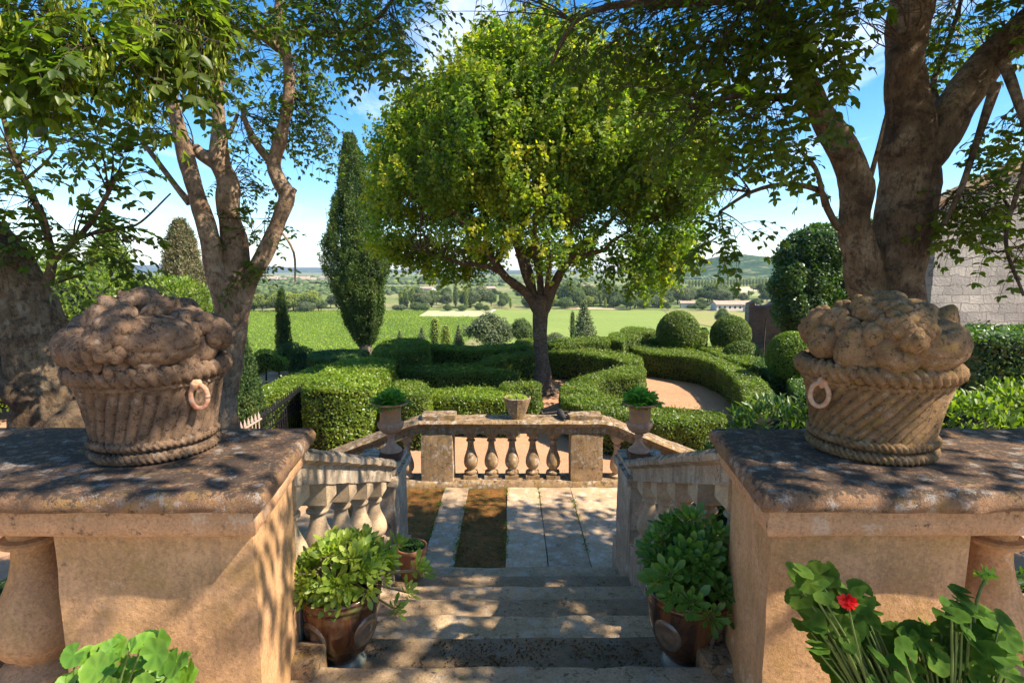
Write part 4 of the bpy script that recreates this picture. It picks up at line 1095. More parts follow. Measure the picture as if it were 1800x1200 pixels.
belt(26, 870, 1130, 538, 543, 16, 30, [0, 6, 8, 3, 5, 1], (.8, 1.3), W3); belt(12, 980, 1080, 533, 538, 30, 42, [6, 8, 3], where=W3)
belt(12, 1080, 1180, 538, 546, 14, 28, [0, 3, 4, 1], where=W3); belt(22, 1170, 1350, 534, 546, 8, 18, [4, 5, 1, 0], where=W4); belt(12, 1185, 1290, 528, 536, 22, 34, [0, 2, 3], where=W4)
belt(10, 1330, 1480, 525, 540, 20, 34, [0, 3, 2], where=W4)
belt(60, 250, 1480, 522, 536, 12, 22, [0, 1, 2, 3, 6], where=W5); belt(60, 200, 1480, 510, 522, 8, 14, [0, 1, 2, 3], where=W6)
for k in range(26):                                      # row of poplars under the wooded hill
    put(8, 1212 + k * 5.6, 505 - k * .12, 12.5, 'poplar in the long even row at the foot of the wooded hill', 'poplar row under the wooded hill', 'poplar', 1.6)
# woods further off: one mass
k = 9000
py = 519 - 29 * rng.random(k) ** .75; px = rng.uniform(-100, 1900, k)
d = np.stack([(px - 900) / FPX, cp - (py - 600) / FPX * sp_, -sp_ - (py - 600) / FPX * cp], 1); t = (PLAIN - CAMH) / d[:, 2]
P = np.stack([d[:, 0] * t, d[:, 1] * t, np.full(k, PLAIN)], 1)
keep = fbm(P * .004, 3) > -.12; keep &= ~((px > 1200) & (py > 500)); P = P[keep]; k = len(P)
tt = np.array([(0, 0, 1), (1, 0, .35), (.3, .95, .35), (-.8, .6, .35), (-.8, -.6, .35), (.3, -.95, .35), (.9, .3, -.1), (0, 0, -.2)])
tf = np.array([(0, 1, 2), (0, 2, 3), (0, 3, 4), (0, 4, 5), (0, 5, 1), (1, 7, 2), (2, 7, 3), (3, 7, 4), (4, 7, 5), (5, 7, 1)])
sz = rng.uniform(.5, 1.3, k) * np.clip(P[:, 1] * .0065, 3, 9); a = rng.random(k) * 6.28
V = np.stack([tt[None, :, 0] * np.cos(a)[:, None] - tt[None, :, 1] * np.sin(a)[:, None], tt[None, :, 0] * np.sin(a)[:, None] + tt[None, :, 1] * np.cos(a)[:, None], np.repeat(tt[None, :, 2], k, 0) * .9], -1) * sz[:, None, None] + P[:, None]
V = V + rng.normal(size=V.shape) * sz[:, None, None] * .12
mb = MB(); mb.add(V.reshape(-1, 3), (np.arange(k)[:, None, None] * 8 + tf[None]).reshape(-1, 3), 0, np.repeat(np.clip(rng.normal(.4, .3, k), 0, 1), 8))
tag(mb.build('far_woods', M['far'], smooth=True), kind='stuff')
# houses
M['plaster'] = plain('pale_plaster', (.62, .54, .46), .9, n=.06, sc=.2); M['tile'] = plain('roof_tile', (.42, .30, .22), .9, n=.12, sc=.5)
M['dark'] = plain('window_dark', (.04, .04, .045), .4)
def house(x, y, w, d, h, rot, label, group, detail=False, roofc='tile'):
    t = thing('house', label, 'house', (x, y, PLAIN), group); t.rotation_euler = (0, 0, rot)
    mb = MB(); rh = h + w * .0 + d * .18
    V = [(-w / 2, -d / 2, -1), (w / 2, -d / 2, -1), (w / 2, d / 2, -1), (-w / 2, d / 2, -1), (-w / 2, -d / 2, h), (w / 2, -d / 2, h), (w / 2, d / 2, h), (-w / 2, d / 2, h), (-w / 2, 0, rh), (w / 2, 0, rh)]
    mb.add(V, [(0, 1, 5, 4), (2, 3, 7, 6), (1, 2, 6, 9, 5), (3, 0, 4, 8, 7)]); mb.build('wall', M['plaster'], t, False)
    mb = MB(); e = .5
    hexa(mb, [(-w / 2 - e, -d / 2 - e, h - .15), (w / 2 + e, -d / 2 - e, h - .15), (w / 2 + e, 0, rh + .02), (-w / 2 - e, 0, rh + .02), (-w / 2 - e, -d / 2 - e, h + .1), (w / 2 + e, -d / 2 - e, h + .1), (w / 2 + e, 0, rh + .28), (-w / 2 - e, 0, rh + .28)])
    hexa(mb, [(-w / 2 - e, 0, rh + .02), (w / 2 + e, 0, rh + .02), (w / 2 + e, d / 2 + e, h - .15), (-w / 2 - e, d / 2 + e, h - .15), (-w / 2 - e, 0, rh + .28), (w / 2 + e, 0, rh + .28), (w / 2 + e, d / 2 + e, h + .1), (-w / 2 - e, d / 2 + e, h + .1)])
    mb.build('roof', M[roofc], t, False)
    if detail:
        for q in np.arange(-w / 2 + 1.5, w / 2 - 1, 2.6):
            mb = MB(); box(mb, q - .5, q + .5, -d / 2 - .04, -d / 2 - .003, h * .35, h * .75); mb.build('window', M['dark'], t, False)
    return t
p = atZ(1292, 546, PLAIN); house(p[0], p[1] + 4, 19, 8, 3.1, .04, 'long low farmhouse with a pale tiled roof beyond the round bushes', None, True)
p = atZ(1322, 548, PLAIN); house(p[0], p[1], 7, 5, 2.2, .04, 'small annex in front of the right end of the long farmhouse', None, True)
p = atZ(1208, 541, PLAIN); house(p[0], p[1], 7, 5, 2.6, -.2, 'small farm shed among bushes left of the long farmhouse', None)
for k in range(26):
    px = 470 + k * 5.5 + rng.uniform(-2, 2); p = atZ(px, rng.uniform(490.5, 496), PLAIN)
    house(p[0], p[1], rng.uniform(9, 17), 9, rng.uniform(4, 7), rng.uniform(-.4, .4), 'tiny pale house of the far village left of the big cypress', 'houses of the far village')
for k in range(6):
    p = atZ(rng.uniform(690, 1100), rng.uniform(501, 528), PLAIN); house(p[0], p[1], rng.uniform(8, 14), 8, rng.uniform(3.5, 5), rng.uniform(-.5, .5), 'small pale farmhouse scattered among the valley trees', 'scattered valley farmhouses')

# haze
mb = MB(); box(mb, -9500, 9500, -30, 8600, PLAIN - 1.5, 125)
m_h = bpy.data.materials.new('haze'); m_h.use_nodes = True; nt = m_h.node_tree; nt.nodes.clear()
o_ = nt.nodes.new('ShaderNodeOutputMaterial'); v_ = nt.nodes.new('ShaderNodeVolumePrincipled')
v_.inputs['Color'].default_value = (.66, .80, 1, 1); v_.inputs['Density'].default_value = .00012; v_.inputs['Anisotropy'].default_value = .2
nt.links.new(v_.outputs[0], o_.inputs['Volume'])
HZ = mb.build('haze', m_h, smooth=False); tag(HZ, kind='stuff')

# ------------------------------------------------------------------ the round tree in the garden
def Pw(px, py, Y, rpx):
    a = atY(px, py, Y); return (a[0], a[1], a[2], rpx / FPX * Y)
ct = thing('round_tree', 'large round crowned tree with forked trunk standing in the middle of the parterre', 'tree', (.90, 16.1, GZ))
cl = np.array(ct.location)
mb = MB(); YT = 16.1
tube(mb, [(.93, 16.1, -2.3, .50), (.92, 16.1, -2.0, .40), (.90, 16.1, -1.75, .31)] + [Pw(955, 655, YT, 13.8), Pw(950, 610, YT, 12.5), Pw(949, 570, YT, 12.5), Pw(951, 540, YT, 14.6), Pw(953, 520, YT, 12.9)], 22, n=34, noise=.04, nscale=3, lump=.05)
for a in range(7):
    q = a * .9; tube(mb, [(.92 + .2 * cos(q), 16.1 + .2 * sin(q), -1.75, .09), (.92 + .42 * cos(q), 16.1 + .42 * sin(q), -1.97, .06), (.92 + .7 * cos(q), 16.1 + .7 * sin(q), -2.06, .03)], 7, n=8, noise=.015)
LIMBS = [[Pw(946, 548, YT, 9.5), Pw(925, 515, YT - .1, 8.2), Pw(890, 488, YT - .3, 6.9), Pw(862, 450, YT - .4, 5.2), Pw(820, 400, YT - .6, 3.4), Pw(770, 340, YT - .7, 1.7)],
         [Pw(948, 540, YT, 7.7), Pw(922, 480, YT + .1, 6.0), Pw(906, 425, YT + .3, 5.2), Pw(880, 360, YT + .5, 3.9), Pw(850, 250, YT + .7, 2.1), Pw(830, 150, YT + .8, 0.9)],
         [Pw(953, 535, YT, 7.3), Pw(948, 480, YT + .2, 6.0), Pw(938, 430, YT + .2, 5.2), Pw(942, 350, YT + .1, 4.3), Pw(930, 230, YT, 2.6), Pw(940, 110, YT, 0.9)],
         [Pw(957, 545, YT, 9.5), Pw(975, 500, YT - .1, 8.2), Pw(998, 460, YT - .2, 6.5), Pw(1030, 430, YT - .3, 5.2), Pw(1080, 380, YT - .5, 3.4), Pw(1130, 300, YT - .6, 1.7)],
         [Pw(985, 485, YT, 5.2), Pw(1000, 420, YT + .4, 4.3), Pw(1010, 330, YT + .8, 3.4), Pw(1040, 220, YT + 1.2, 1.7)],
         [Pw(995, 462, YT, 5.2), Pw(1030, 448, YT - .3, 4.3), Pw(1060, 440, YT - .6, 3.4), Pw(1075, 425, YT - .8, 3.0), Pw(1120, 400, YT - 1.3, 1.7), Pw(1180, 380, YT - 1.6, 0.9)],
         [Pw(940, 520, YT, 5.2), Pw(930, 470, YT + .8, 4.3), Pw(900, 400, YT + 1.6, 3.4), Pw(860, 320, YT + 2.4, 1.7)],
         [Pw(960, 520, YT, 5.2), Pw(965, 450, YT - .8, 4.3), Pw(950, 360, YT - 1.8, 3.4), Pw(930, 260, YT - 2.6, 1.7)],
         [Pw(905, 495, YT, 4.3), Pw(860, 470, YT - .9, 3.4), Pw(800, 460, YT - 1.5, 2.6), Pw(740, 440, YT - 1.8, 1.3)]]
for L in LIMBS: tube(mb, L, 11, n=26, noise=.022, nscale=4, lump=.03)
mb.v = [v - cl for v in mb.v]; mb.build('trunk', M['barkC'], ct)
# crown envelope (centre, radii) from the photo; hollow underneath
cc = atY(952, 314, YT); CR = np.array([4.28, 4.0, 3.08])
def crown_shape(D):
    r = np.ones(len(D)); r *= 1 + .06 * fbm(D * 1.5 + 3, 2) + .30 * fbm(D * 3.4 + 8, 3)
    r *= np.where(D[:, 2] < -.1, 1 + .22 * np.clip(-D[:, 2] - .1, 0, .45), 1) * (1 + .05 * np.exp(-((D[:, 0] + .35) ** 2 + (D[:, 2] - .9) ** 2) * 6))
    return r
sec = np.vstack([crv(L, 20)[9:, :3] for L in LIMBS])
nt_ = 950
D = rvec(nt_); D = D[D[:, 2] > -.62]
R_ = crown_shape(D)[:, None] * CR * rng.uniform(.72, .97, (len(D), 1))
T_ = cc + D * R_
mb = MB()
ia = np.array([np.argmin(((sec - t_) ** 2).sum(1) * rng.uniform(.6, 1.4, len(sec))) for t_ in T_])
S_ = sec[ia]
mid = S_ * .5 + T_ * .5 + rvec(len(T_)) * .12 + np.array([0, 0, -.12]); q1 = S_ * .78 + mid * .0 + T_ * .22 + rvec(len(T_)) * .08
sticks(mb, S_, q1, .026, .020); sticks(mb, q1, mid, .020, .014); sticks(mb, mid, T_, .014, .005)
mb.v = [v - cl for v in mb.v]; mb.build('branches', M['barkC'], ct)
# leafy shoots
ns = 10500
D = rvec(ns * 2); D = D[(D[:, 2] > -.75)][:ns]; ns = len(D)
u = rng.random(ns); rad = np.where(rng.random(ns) < .72, rng.uniform(.86, 1.0, ns), rng.uniform(.55, .9, ns))
P = cc + D * crown_shape(D)[:, None] * CR * rad[:, None]
low = P[:, 2] < cc[2] - CR[2] * .28
core_ = ((P[:, 0] - cc[0]) / 2.9) ** 2 + ((P[:, 1] - cc[1]) / 2.9) ** 2 < 1
P = P[~(low & core_ & (rng.random(ns) < .9))]; 
holes = fbm(P * .9 + 4, 3) + .12 * (P[:, 2] - cc[2]) / CR[2]
P = P[holes > -.26]
ns = len(P); D = nrm((P - cc) / CR)
sag = (P[:, 2] < cc[2] - CR[2] * .45)
up = nrm(D * .45 + np.array([0, 0, 1.0]) * np.where(sag, -.25, 1)[:, None] + rvec(ns) * .35)
k = 32; L = rng.uniform(.3, .85, ns)
s_ = np.linspace(0, 1, k)
B = P[:, None] + up[:, None] * (L[:, None] * s_)[..., None] + rng.normal(size=(ns, k, 3)) * (.105 * (1.12 - s_))[None, :, None]
B = B.reshape(-1, 3); A = nrm(rvec(len(B)) + np.repeat(up, k, 0) * .4 + [0, 0, -.25]); NL = nrm(rvec(len(B)) * .8 + np.repeat(D, k, 0) * .7 + [0, 0, .5])
rnd = np.clip(np.repeat(rng.normal(.40, .20, ns) + .4 * fbm(P * .6, 2), k) + rng.normal(0, .08, len(B)) + (np.tile(s_, ns) - .3) * .42, 0, 1)
mb = MB(); leaves(mb, B - cl, A, NL, rng.uniform(.062, .115, len(B)), RH, .9, 0, rnd)
mb.build('crown', M['leafC'], ct)

# ------------------------------------------------------------------ near trees
def bezl(S, T, n=6, sag=.0):
    """curved branch path(s) from S to T"""
    t = np.linspace(0, 1, n)[:, None]
    d = np.linalg.norm(T - S); m1 = S + (T - S) * .35 + rng.normal(size=3) * d * .10 + [0, 0, .10 * d]; 
    return S * (1 - t) ** 2 + 2 * m1 * t * (1 - t) + T * t ** 2
def pinnate(mbl, mbt, O, Dr, L, pairs, leaf, droop=.3, tpl=OV, width=.62, opp=True, mt=0, rbase=.45, mtw=0):
    n = len(O); O = np.asarray(O); Dr = nrm(Dr); L = np.broadcast_to(L, n)
    up = np.array([0, 0, 1.0]); side = nrm(np.cross(Dr, up + rvec(n) * .45)); nn = nrm(np.cross(side, Dr)); nn *= np.sign(nn[:, 2:3] + 1e-6)
    s = np.linspace(.25, 1, pairs)
    def at(q): return O + Dr * (L * q)[:, None] - up * (L * droop * q * q)[:, None]
    pts = [O] + [at(q) for q in (.35, .7, 1.0)]
    for a, b in zip(pts[:-1], pts[1:]): sticks(mbt, a, b, .0016, .0011, mtw)
    rb = np.clip(rng.normal(rbase, .22, n), 0, 1)
    for q in s:
        C = at(q); T = nrm(Dr - up * (2 * droop * q))
        for sg in (-1, 1):
            A = nrm(side * sg + T * .45 + rvec(n) * .28 - up * .12); Nn = nrm(nn + rvec(n) * .35 + side * sg * .15)
            leaves(mbl, C, A, Nn, leaf * rng.uniform(.75, 1.25, n), tpl, width, mt, np.clip(rb + rng.normal(0, .1, n), 0, 1))
    C = at(1.0); leaves(mbl, C, nrm(Dr - up * 2 * droop), nn, leaf * rng.uniform(.8, 1.2, n), tpl, width, mt, rb)
def keys(mb, C, n, size=.042):
    """bunches of hanging winged seeds"""
    P = np.repeat(C, n, 0) + rng.normal(size=(len(C) * n, 3)) * [.025, .025, .05]
    A = nrm(np.array([0, 0, -1.0]) + rvec(len(P)) * .35)
    leaves(mb, P, A, rvec(len(P)), size * rng.uniform(.7, 1.3, len(P)), OV, .28, 1, rng.random(len(P)))
def foliage(mbl, mbt, S, c, rad, nb, ns, leaf=.05, pairs=4, L=.22, droop=.3, seeds=0, hang=0.0, tpl=OV, width=.62, rbase=.45, br=.008):
    """branches from S into the ellipsoid (c, rad), sprays along them"""
    S = np.asarray(S, float); c = np.asarray(c, float); rad = np.asarray(rad, float); O = []; Dd = []
    T = c + rvec(nb) * rad * (rng.random((nb, 1)) ** .4)
    for t_ in T:
        path = bezl(S, t_, 7)
        sticks(mbt, path[:-1], path[1:], np.linspace(br, br * .3, 6), np.linspace(br * .85, br * .25, 6))
        kk = max(1, ns // nb)
        i = rng.uniform(2.2, 6, kk); i0 = np.minimum(i.astype(int), 5); f = (i - i0)[:, None]
        pts = path[i0] * (1 - f) + path[np.minimum(i0 + 1, 6)] * f
        dirs = nrm(path[np.minimum(i0 + 1, 6)] - path[i0]) * .5 + rvec(kk) * .8
        e = pts + nrm(dirs + [0, 0, -hang]) * rng.uniform(.08, .45, (kk, 1)) * min(1.6, rad.mean() * 2)
        sticks(mbt, pts, e, .003, .0018)
        O.append(e); Dd.append(dirs)
    O = np.vstack(O); Dd = np.vstack(Dd) + [0, 0, -hang]
    q = ((O - c) / (rad * 1.1)) ** 2; ok = q.sum(1) < 1
    O, Dd = O[ok], Dd[ok]
    for rep in range(2):
        pinnate(mbl, mbt, O, Dd + rvec(len(O)) * .5, L * rng.uniform(.6, 1.2, len(O)), pairs, leaf, droop, tpl, width, rbase=rbase)
    if seeds:
        C = O[rng.random(len(O)) < .9] + [0, 0, -.06]; keys(mbl, C, seeds)
def blob(px, py, rx, ry, Y, dY): 
    c = atY(px, py, Y); return c, (rx / FPX * Y, dY, ry / FPX * Y)

# right tree
rt = thing('plane_tree', 'massive mottled tree with thick forked trunk behind the ochre fruit basket', 'tree', (2.75, 4.25, GZ))
rl = np.array(rt.location); YR = 4.25
mb = MB()
tube(mb, [(2.75, YR, -2.3, .50), (2.78, YR, -1.2, .40), Pw(1560, 640, YR, 54.9), Pw(1565, 520, YR, 52.0), Pw(1580, 440, YR, 44.8), Pw(1598, 330, YR, 43.3), Pw(1602, 250, YR, 43.3), Pw(1592, 170, YR, 33.2), Pw(1588, 80, YR, 28.9), Pw(1606, 0, YR, 27.4), Pw(1625, -120, YR, 26.0), Pw(1600, -300, YR, 21.8)], 34, n=90, noise=.05, nscale=3.2, lump=.10, seed=3)
tube(mb, [Pw(1545, 560, YR, 36.1), Pw(1520, 480, YR - .05, 30.4), Pw(1502, 400, YR - .1, 24.6), Pw(1504, 330, YR - .1, 24.4), Pw(1480, 260, YR - .1, 23.5), Pw(1442, 195, YR - .1, 21.0), Pw(1415, 140, YR - .15, 18.5), Pw(1395, 80, YR - .2, 17.6), Pw(1360, 20, YR - .3, 16.0), Pw(1320, -60, YR - .4, 12.6), Pw(1250, -160, YR - .6, 10.0)], 22, n=60, noise=.035, nscale=4, lump=.06, seed=5)
tube(mb, [Pw(1598, 320, YR, 29.2), Pw(1660, 215, YR, 30.4), Pw(1700, 160, YR, 26.0), Pw(1750, 100, YR, 24.6), Pw(1820, 35, YR, 26.0), Pw(1950, -60, YR, 21.8), Pw(2100, -200, YR, 13.4)], 20, n=40, noise=.035, nscale=4, lump=.08, seed=8)
tube(mb, [Pw(1500, 395, YR, 18.5), Pw(1475, 400, YR - .1, 7.0), Pw(1455, 368, YR - .1, 6.0), Pw(1440, 335, YR - .1, 5.0), Pw(1380, 324, YR - .2, 4.0), Pw(1320, 338, YR - .3, 3.2), Pw(1265, 372, YR - .3, 2.4)], 9, n=24, noise=.006)
tube(mb, [Pw(1450, 362, YR - .1, 5.0), Pw(1435, 300, YR - .2, 4.0), Pw(1408, 266, YR - .2, 3.0)], 8, n=12)
tube(mb, [Pw(1410, 165, YR - .1, 9.0), Pw(1370, 172, YR - .3, 7.0), Pw(1290, 168, YR - .4, 6.5), Pw(1245, 190, YR - .5, 5.0), Pw(1215, 225, YR - .6, 3.0)], 9, n=20, noise=.006)
tube(mb, [Pw(1372, 30, YR - .2, 12.0), Pw(1290, 0, YR - .3, 9.0), Pw(1180, 6, YR - .3, 7.5), Pw(1080, 10, YR - .3, 6.0), Pw(1010, 40, YR - .3, 4.0), Pw(968, 115, YR - .3, 2.4)], 9, n=30, noise=.008)
tube(mb, [Pw(1750, 150, YR - .2, 9.0), Pw(1720, 240, YR - .3, 6.0), Pw(1690, 330, YR - .4, 5.0), Pw(1660, 395, YR - .4, 4.0)], 8, n=16, noise=.004)
tube(mb, [Pw(1765, 110, YR - .3, 9.0), Pw(1790, 180, YR - .5, 7.0), Pw(1810, 260, YR - .6, 6.0), Pw(1775, 380, YR - .6, 3.5), Pw(1770, 440, YR - .7, 3.0), Pw(1800, 520, YR - .8, 2.4)], 8, n=20, noise=.004)
tube(mb, [Pw(1658, 200, YR + .1, 7.0), Pw(1640, 150, YR + .2, 5.0), Pw(1665, 80, YR + .3, 4.0), Pw(1690, 0, YR + .3, 3.0)], 8, n=14)
tube(mb, [Pw(1528, 320, YR - .1, 4.5), Pw(1545, 255, YR - .2, 3.5), Pw(1555, 210, YR - .2, 2.4)], 7, n=10)
mb.v = [v - rl for v in mb.v]; mb.build('trunk', M['barkR'], rt)
ml = MB(); mt_ = MB()
BL = [((1330, 0, YR - .3), (1230, 70, 150, 90, 4.1, .7), 12, 180, .055),
      ((1290, 0, YR - .3), (1080, 40, 140, 55, 4.0, .6), 10, 90, .05),
      ((1180, 6, YR - .3), (1010, 80, 100, 60, 4.3, .5), 7, 44, .048),
      ((1245, 190, YR - .5), (1160, 190, 100, 70, 3.9, .6), 8, 80, .052),
      ((1370, 172, YR - .3), (1300, 215, 70, 55, 3.8, .5), 8, 80, .056),
      ((1265, 372, YR - .3), (1270, 410, 60, 40, 3.8, .3), 4, 26, .05),
      ((1320, 338, YR - .3), (1240, 310, 50, 40, 3.8, .3), 5, 24, .05),
      ((1395, 80, YR - .2), (1440, 90, 80, 70, 3.5, .35), 8, 56, .062),
      ((1590, 80, YR), (1500, 40, 70, 60, 3.4, .4), 8, 56, .062),
      ((1408, 266, YR - .2), (1400, 250, 40, 50, 3.9, .3), 4, 26, .052),
      ((1330, -40, YR), (1380, -20, 150, 50, 3.6, .6), 10, 100, .058),
      ((1690, 0, YR + .3), (1680, 40, 80, 70, 4.6, .4), 6, 90, .045),
      ((1690, 330, YR - .4), (1700, 370, 60, 40, 4.0, .35), 6, 44, .05),
      ((1775, 380, YR - .6), (1760, 330, 60, 60, 3.8, .35), 6, 56, .05),
      ((1770, 440, YR - .7), (1760, 430, 60, 40, 3.7, .3), 4, 24, .05),
      ((1800, 180, YR - .5), (1790, 230, 50, 60, 3.9, .3), 4, 26, .05),
      ((1750, 100, YR), (1800, 20, 100, 60, 4.0, .5), 6, 60, .055),
      ((1010, 40, YR - .3), (880, 0, 160, 28, 4.6, .4), 7, 60, .045)]
for s_, b_, nb, ns, lf in BL:
    S0 = atY(*s_); c, r_ = blob(*b_); foliage(ml, mt_, S0, c, r_, nb, ns, lf, pairs=3, L=.20, droop=.35, hang=.25)
# crown above and beside the picture: unseen leaf masses added to shade the terrace
for (S0, c, r_, nb, ns) in [((2.9, 4.2, 4.2), (2.2, 2.6, 4.6), (2.6, 1.8, .8), 12, 560), ((3.6, 4.1, 3.4), (4.6, 3.0, 4.2), (1.9, 1.6, .9), 10, 420), ((2.9, 4.2, 4.4), (.8, 3.4, 5.2), (2.2, 1.8, .6), 8, 160), ((4.2, 3.6, 3.2), (5.6, 3.6, 3.0), (1.2, 1.5, 1.2), 8, 200), ((2.8, 4.2, 4.8), (2.5, 5.0, 5.6), (2.4, 1.4, .9), 8, 140), ((3.9, 3.9, 3.2), (4.0, 1.2, 3.8), (1.6, 1.2, .8), 8, 300), ((2.6, 3.6, 4.4), (2.3, .9, 4.3), (2.4, .9, .5), 12, 420)]:
    foliage(ml, mt_, S0, c, r_, nb, ns, .085, pairs=3, L=.30, droop=.3, br=.02)
mt_.v = [v - rl for v in mt_.v]; ml.v = [v - rl for v in ml.v]
mt_.build('twigs', M['twig'], rt); ml.build('crown', [M['leafR'], M['seed']], rt)

# left twin-stemmed tree
lt = thing('twin_stemmed_tree', 'knotty tree with three sunlit stems rising behind the brown fruit basket', 'tree', (-2.35, 4.6, GZ))
ll = np.array(lt.location); YL = 4.6
mb = MB()
tube(mb, [(-2.32, YL, -2.3, .28), (-2.33, YL, -1.2, .20), Pw(392, 740, YL, 25.2), Pw(398, 640, YL, 26.9), Pw(404, 570, YL, 27.7), Pw(412, 500, YL, 24.4), Pw(413, 430, YL, 20.2), Pw(402, 370, YL, 18.5), Pw(402, 318, YL, 18.5), Pw(388, 285, YL, 16.0), Pw(384, 220, YL, 11.8), Pw(380, 160, YL, 12.0), Pw(390, 60, YL, 9.0), Pw(400, -80, YL, 6.0)], 20, n=70, noise=.028, nscale=5, lump=.07, seed=11)
tube(mb, [Pw(402, 560, YL - .05, 18.5), Pw(380, 480, YL - .1, 17.6), Pw(366, 410, YL - .12, 16.0), Pw(345, 340, YL - .12, 14.3), Pw(325, 270, YL - .1, 13.4), Pw(308, 200, YL - .1, 11.8), Pw(300, 150, YL - .1, 12.0), Pw(340, 60, YL, 9.0), Pw(330, 0, YL, 8.0), Pw(320, -100, YL, 6.0)], 16, n=50, noise=.016, nscale=5, lump=.02, seed=13)
tube(mb, [Pw(412, 560, YL, 20.2), Pw(440, 490, YL, 14.3), Pw(468, 440, YL, 14.3), Pw(492, 385, YL, 13.4), Pw(504, 345, YL, 12.6), Pw(490, 315, YL, 12.0), Pw(482, 285, YL, 11.0), Pw(496, 230, YL, 10.0), Pw(508, 160, YL, 10.0), Pw(503, 95, YL, 9.0), Pw(490, 60, YL, 9.0), Pw(490, 0, YL, 7.0)], 14, n=50, noise=.016, nscale=5, lump=.03, seed=17)
tube(mb, [Pw(502, 346, YL, 12.0), Pw(516, 335, YL, 6.0), Pw(519, 332, YL, 4.0)], 8, n=6)
tube(mb, [Pw(480, 288, YL, 8.0), Pw(452, 255, YL, 6.5), Pw(432, 215, YL, 5.0), Pw(425, 190, YL, 3.0)], 8, n=14)
tube(mb, [Pw(378, 285, YL, 12.6), Pw(352, 270, YL, 10.0), Pw(342, 258, YL, 8.0)], 9, n=7, noise=.01)
tube(mb, [Pw(334, 356, YL, 8.0), Pw(315, 335, YL, 5.5), Pw(270, 275, YL, 4.5), Pw(222, 215, YL, 3.0)], 8, n=14)
tube(mb, [Pw(355, 275, YL, 5.0), Pw(310, 250, YL - .1, 3.5), Pw(365, 268, YL, 3.0), Pw(400, 240, YL, 3.5), Pw(418, 200, YL, 3.0)], 7, n=12)
tube(mb, [Pw(498, 62, YL - .1, 8.0), Pw(540, 58, YL - .3, 6.0), Pw(600, 60, YL - .5, 5.0), Pw(660, 35, YL - .6, 4.0), Pw(690, 0, YL - .7, 3.0)], 8, n=18, noise=.004)
tube(mb, [Pw(490, 85, YL - .1, 8.0), Pw(450, 60, YL - .5, 6.0), Pw(380, 55, YL - .9, 5.0), Pw(290, 60, YL - 1.3, 4.0), Pw(200, 90, YL - 1.6, 3.0)], 8, n=18, noise=.004)
tube(mb, [Pw(435, 480, YL, 4.0), Pw(480, 405, YL, 2.4), Pw(515, 440, YL, 2.0), Pw(519, 500, YL, 1.4)], 6, n=14)
mb.v = [v - ll for v in mb.v]; mb.build('trunk', M['barkL'], lt)
ml = MB(); mt_ = MB()
BL = [((300, 60, 3.3), (230, 30, 150, 60, 3.0, .3), 12, 80, .066, 34), ((200, 90, 3.0), (80, 50, 130, 60, 2.8, .3), 10, 66, .066, 34),
      ((380, 55, 3.7), (400, 20, 100, 50, 3.3, .3), 8, 70, .06, 10), ((300, 60, 3.3), (330, 100, 100, 35, 3.0, .25), 7, 28, .064, 34), ((200, 90, 3.0), (170, 110, 130, 40, 2.8, .25), 8, 36, .066, 34), ((30, 90, 2.9), (20, 90, 50, 50, 2.7, .2), 4, 26, .085, 10),
      ((300, 150, YL), (300, -30, 260, 50, 4.4, .5), 10, 130, .055, 0),
      ((503, 95, YL), (540, 140, 38, 55, 4.8, .35), 6, 60, .04, 0), ((508, 160, YL), (545, 225, 30, 40, 4.9, .3), 5, 50, .038, 0), ((425, 200, YL), (460, 200, 45, 50, 4.7, .35), 6, 44, .042, 0),
      ((402, 330, YL), (430, 290, 40, 50, 4.9, .3), 5, 30, .042, 0), ((600, 60, 4.1), (590, 20, 90, 40, 4.0, .4), 7, 120, .045, 0), ((690, 0, 3.9), (690, 30, 70, 60, 3.7, .3), 6, 60, .048, 0), ((660, 35, 4.0), (640, 70, 40, 40, 4.0, .3), 4, 34, .045, 0),
      ((440, 480, YL), (470, 480, 45, 22, 4.5, .2), 4, 16, .05, 0), ((470, 440, YL), (455, 400, 35, 40, 4.7, .2), 4, 30, .045, 0),
      ((340, 258, YL), (260, 190, 70, 35, 4.7, .4), 6, 30, .046, 0), ((330, 180, YL), (390, 110, 80, 50, 5.2, .4), 8, 60, .045, 0)]
for s_, b_, nb, ns, lf, sd in BL:
    S0 = atY(*s_); c, r_ = blob(*b_); foliage(ml, mt_, S0, c, r_, nb, ns, lf, pairs=3 if sd else 4, L=.22, droop=.35, seeds=sd, hang=.3, tpl=OV, width=.55)
mt_.v = [v - ll for v in mt_.v]; ml.v = [v - ll for v in ml.v]
mt_.build('twigs', M['twig'], lt); ml.build('crown', [M['leafL'], M['seed']], lt)

# old leaning tree at the far left
ot = thing('leaning_tree', 'thick leaning old trunk with a round sunlit burl at the left edge', 'tree', (-2.9, 3.5, GZ)); ol = np.array(ot.location); YO = 3.5
mb = MB()
tube(mb, [(-2.85, YO, -2.3, .42), (-2.86, YO, -1, .32), Pw(98, 770, YO, 62), Pw(84, 700, YO, 52), Pw(66, 640, YO, 48), Pw(50, 570, YO, 52), Pw(20, 500, YO, 46), Pw(-22, 440, YO, 38), Pw(-90, 370, YO, 32), Pw(-120, 250, YO, 30), Pw(-140, 60, YO, 24)], 34, n=80, noise=.05, nscale=3.6, lump=.12, seed=21)
tube(mb, [Pw(60, 715, YO - .1, 26), Pw(25, 690, YO - .15, 20), Pw(-20, 640, YO - .1, 20), Pw(-70, 600, YO - .1, 22), Pw(-100, 500, YO, 24)], 14, n=26, noise=.03, nscale=5, lump=.06)
t = np.linspace(0, pi, 16); c = atY(128, 752, YO - .33)
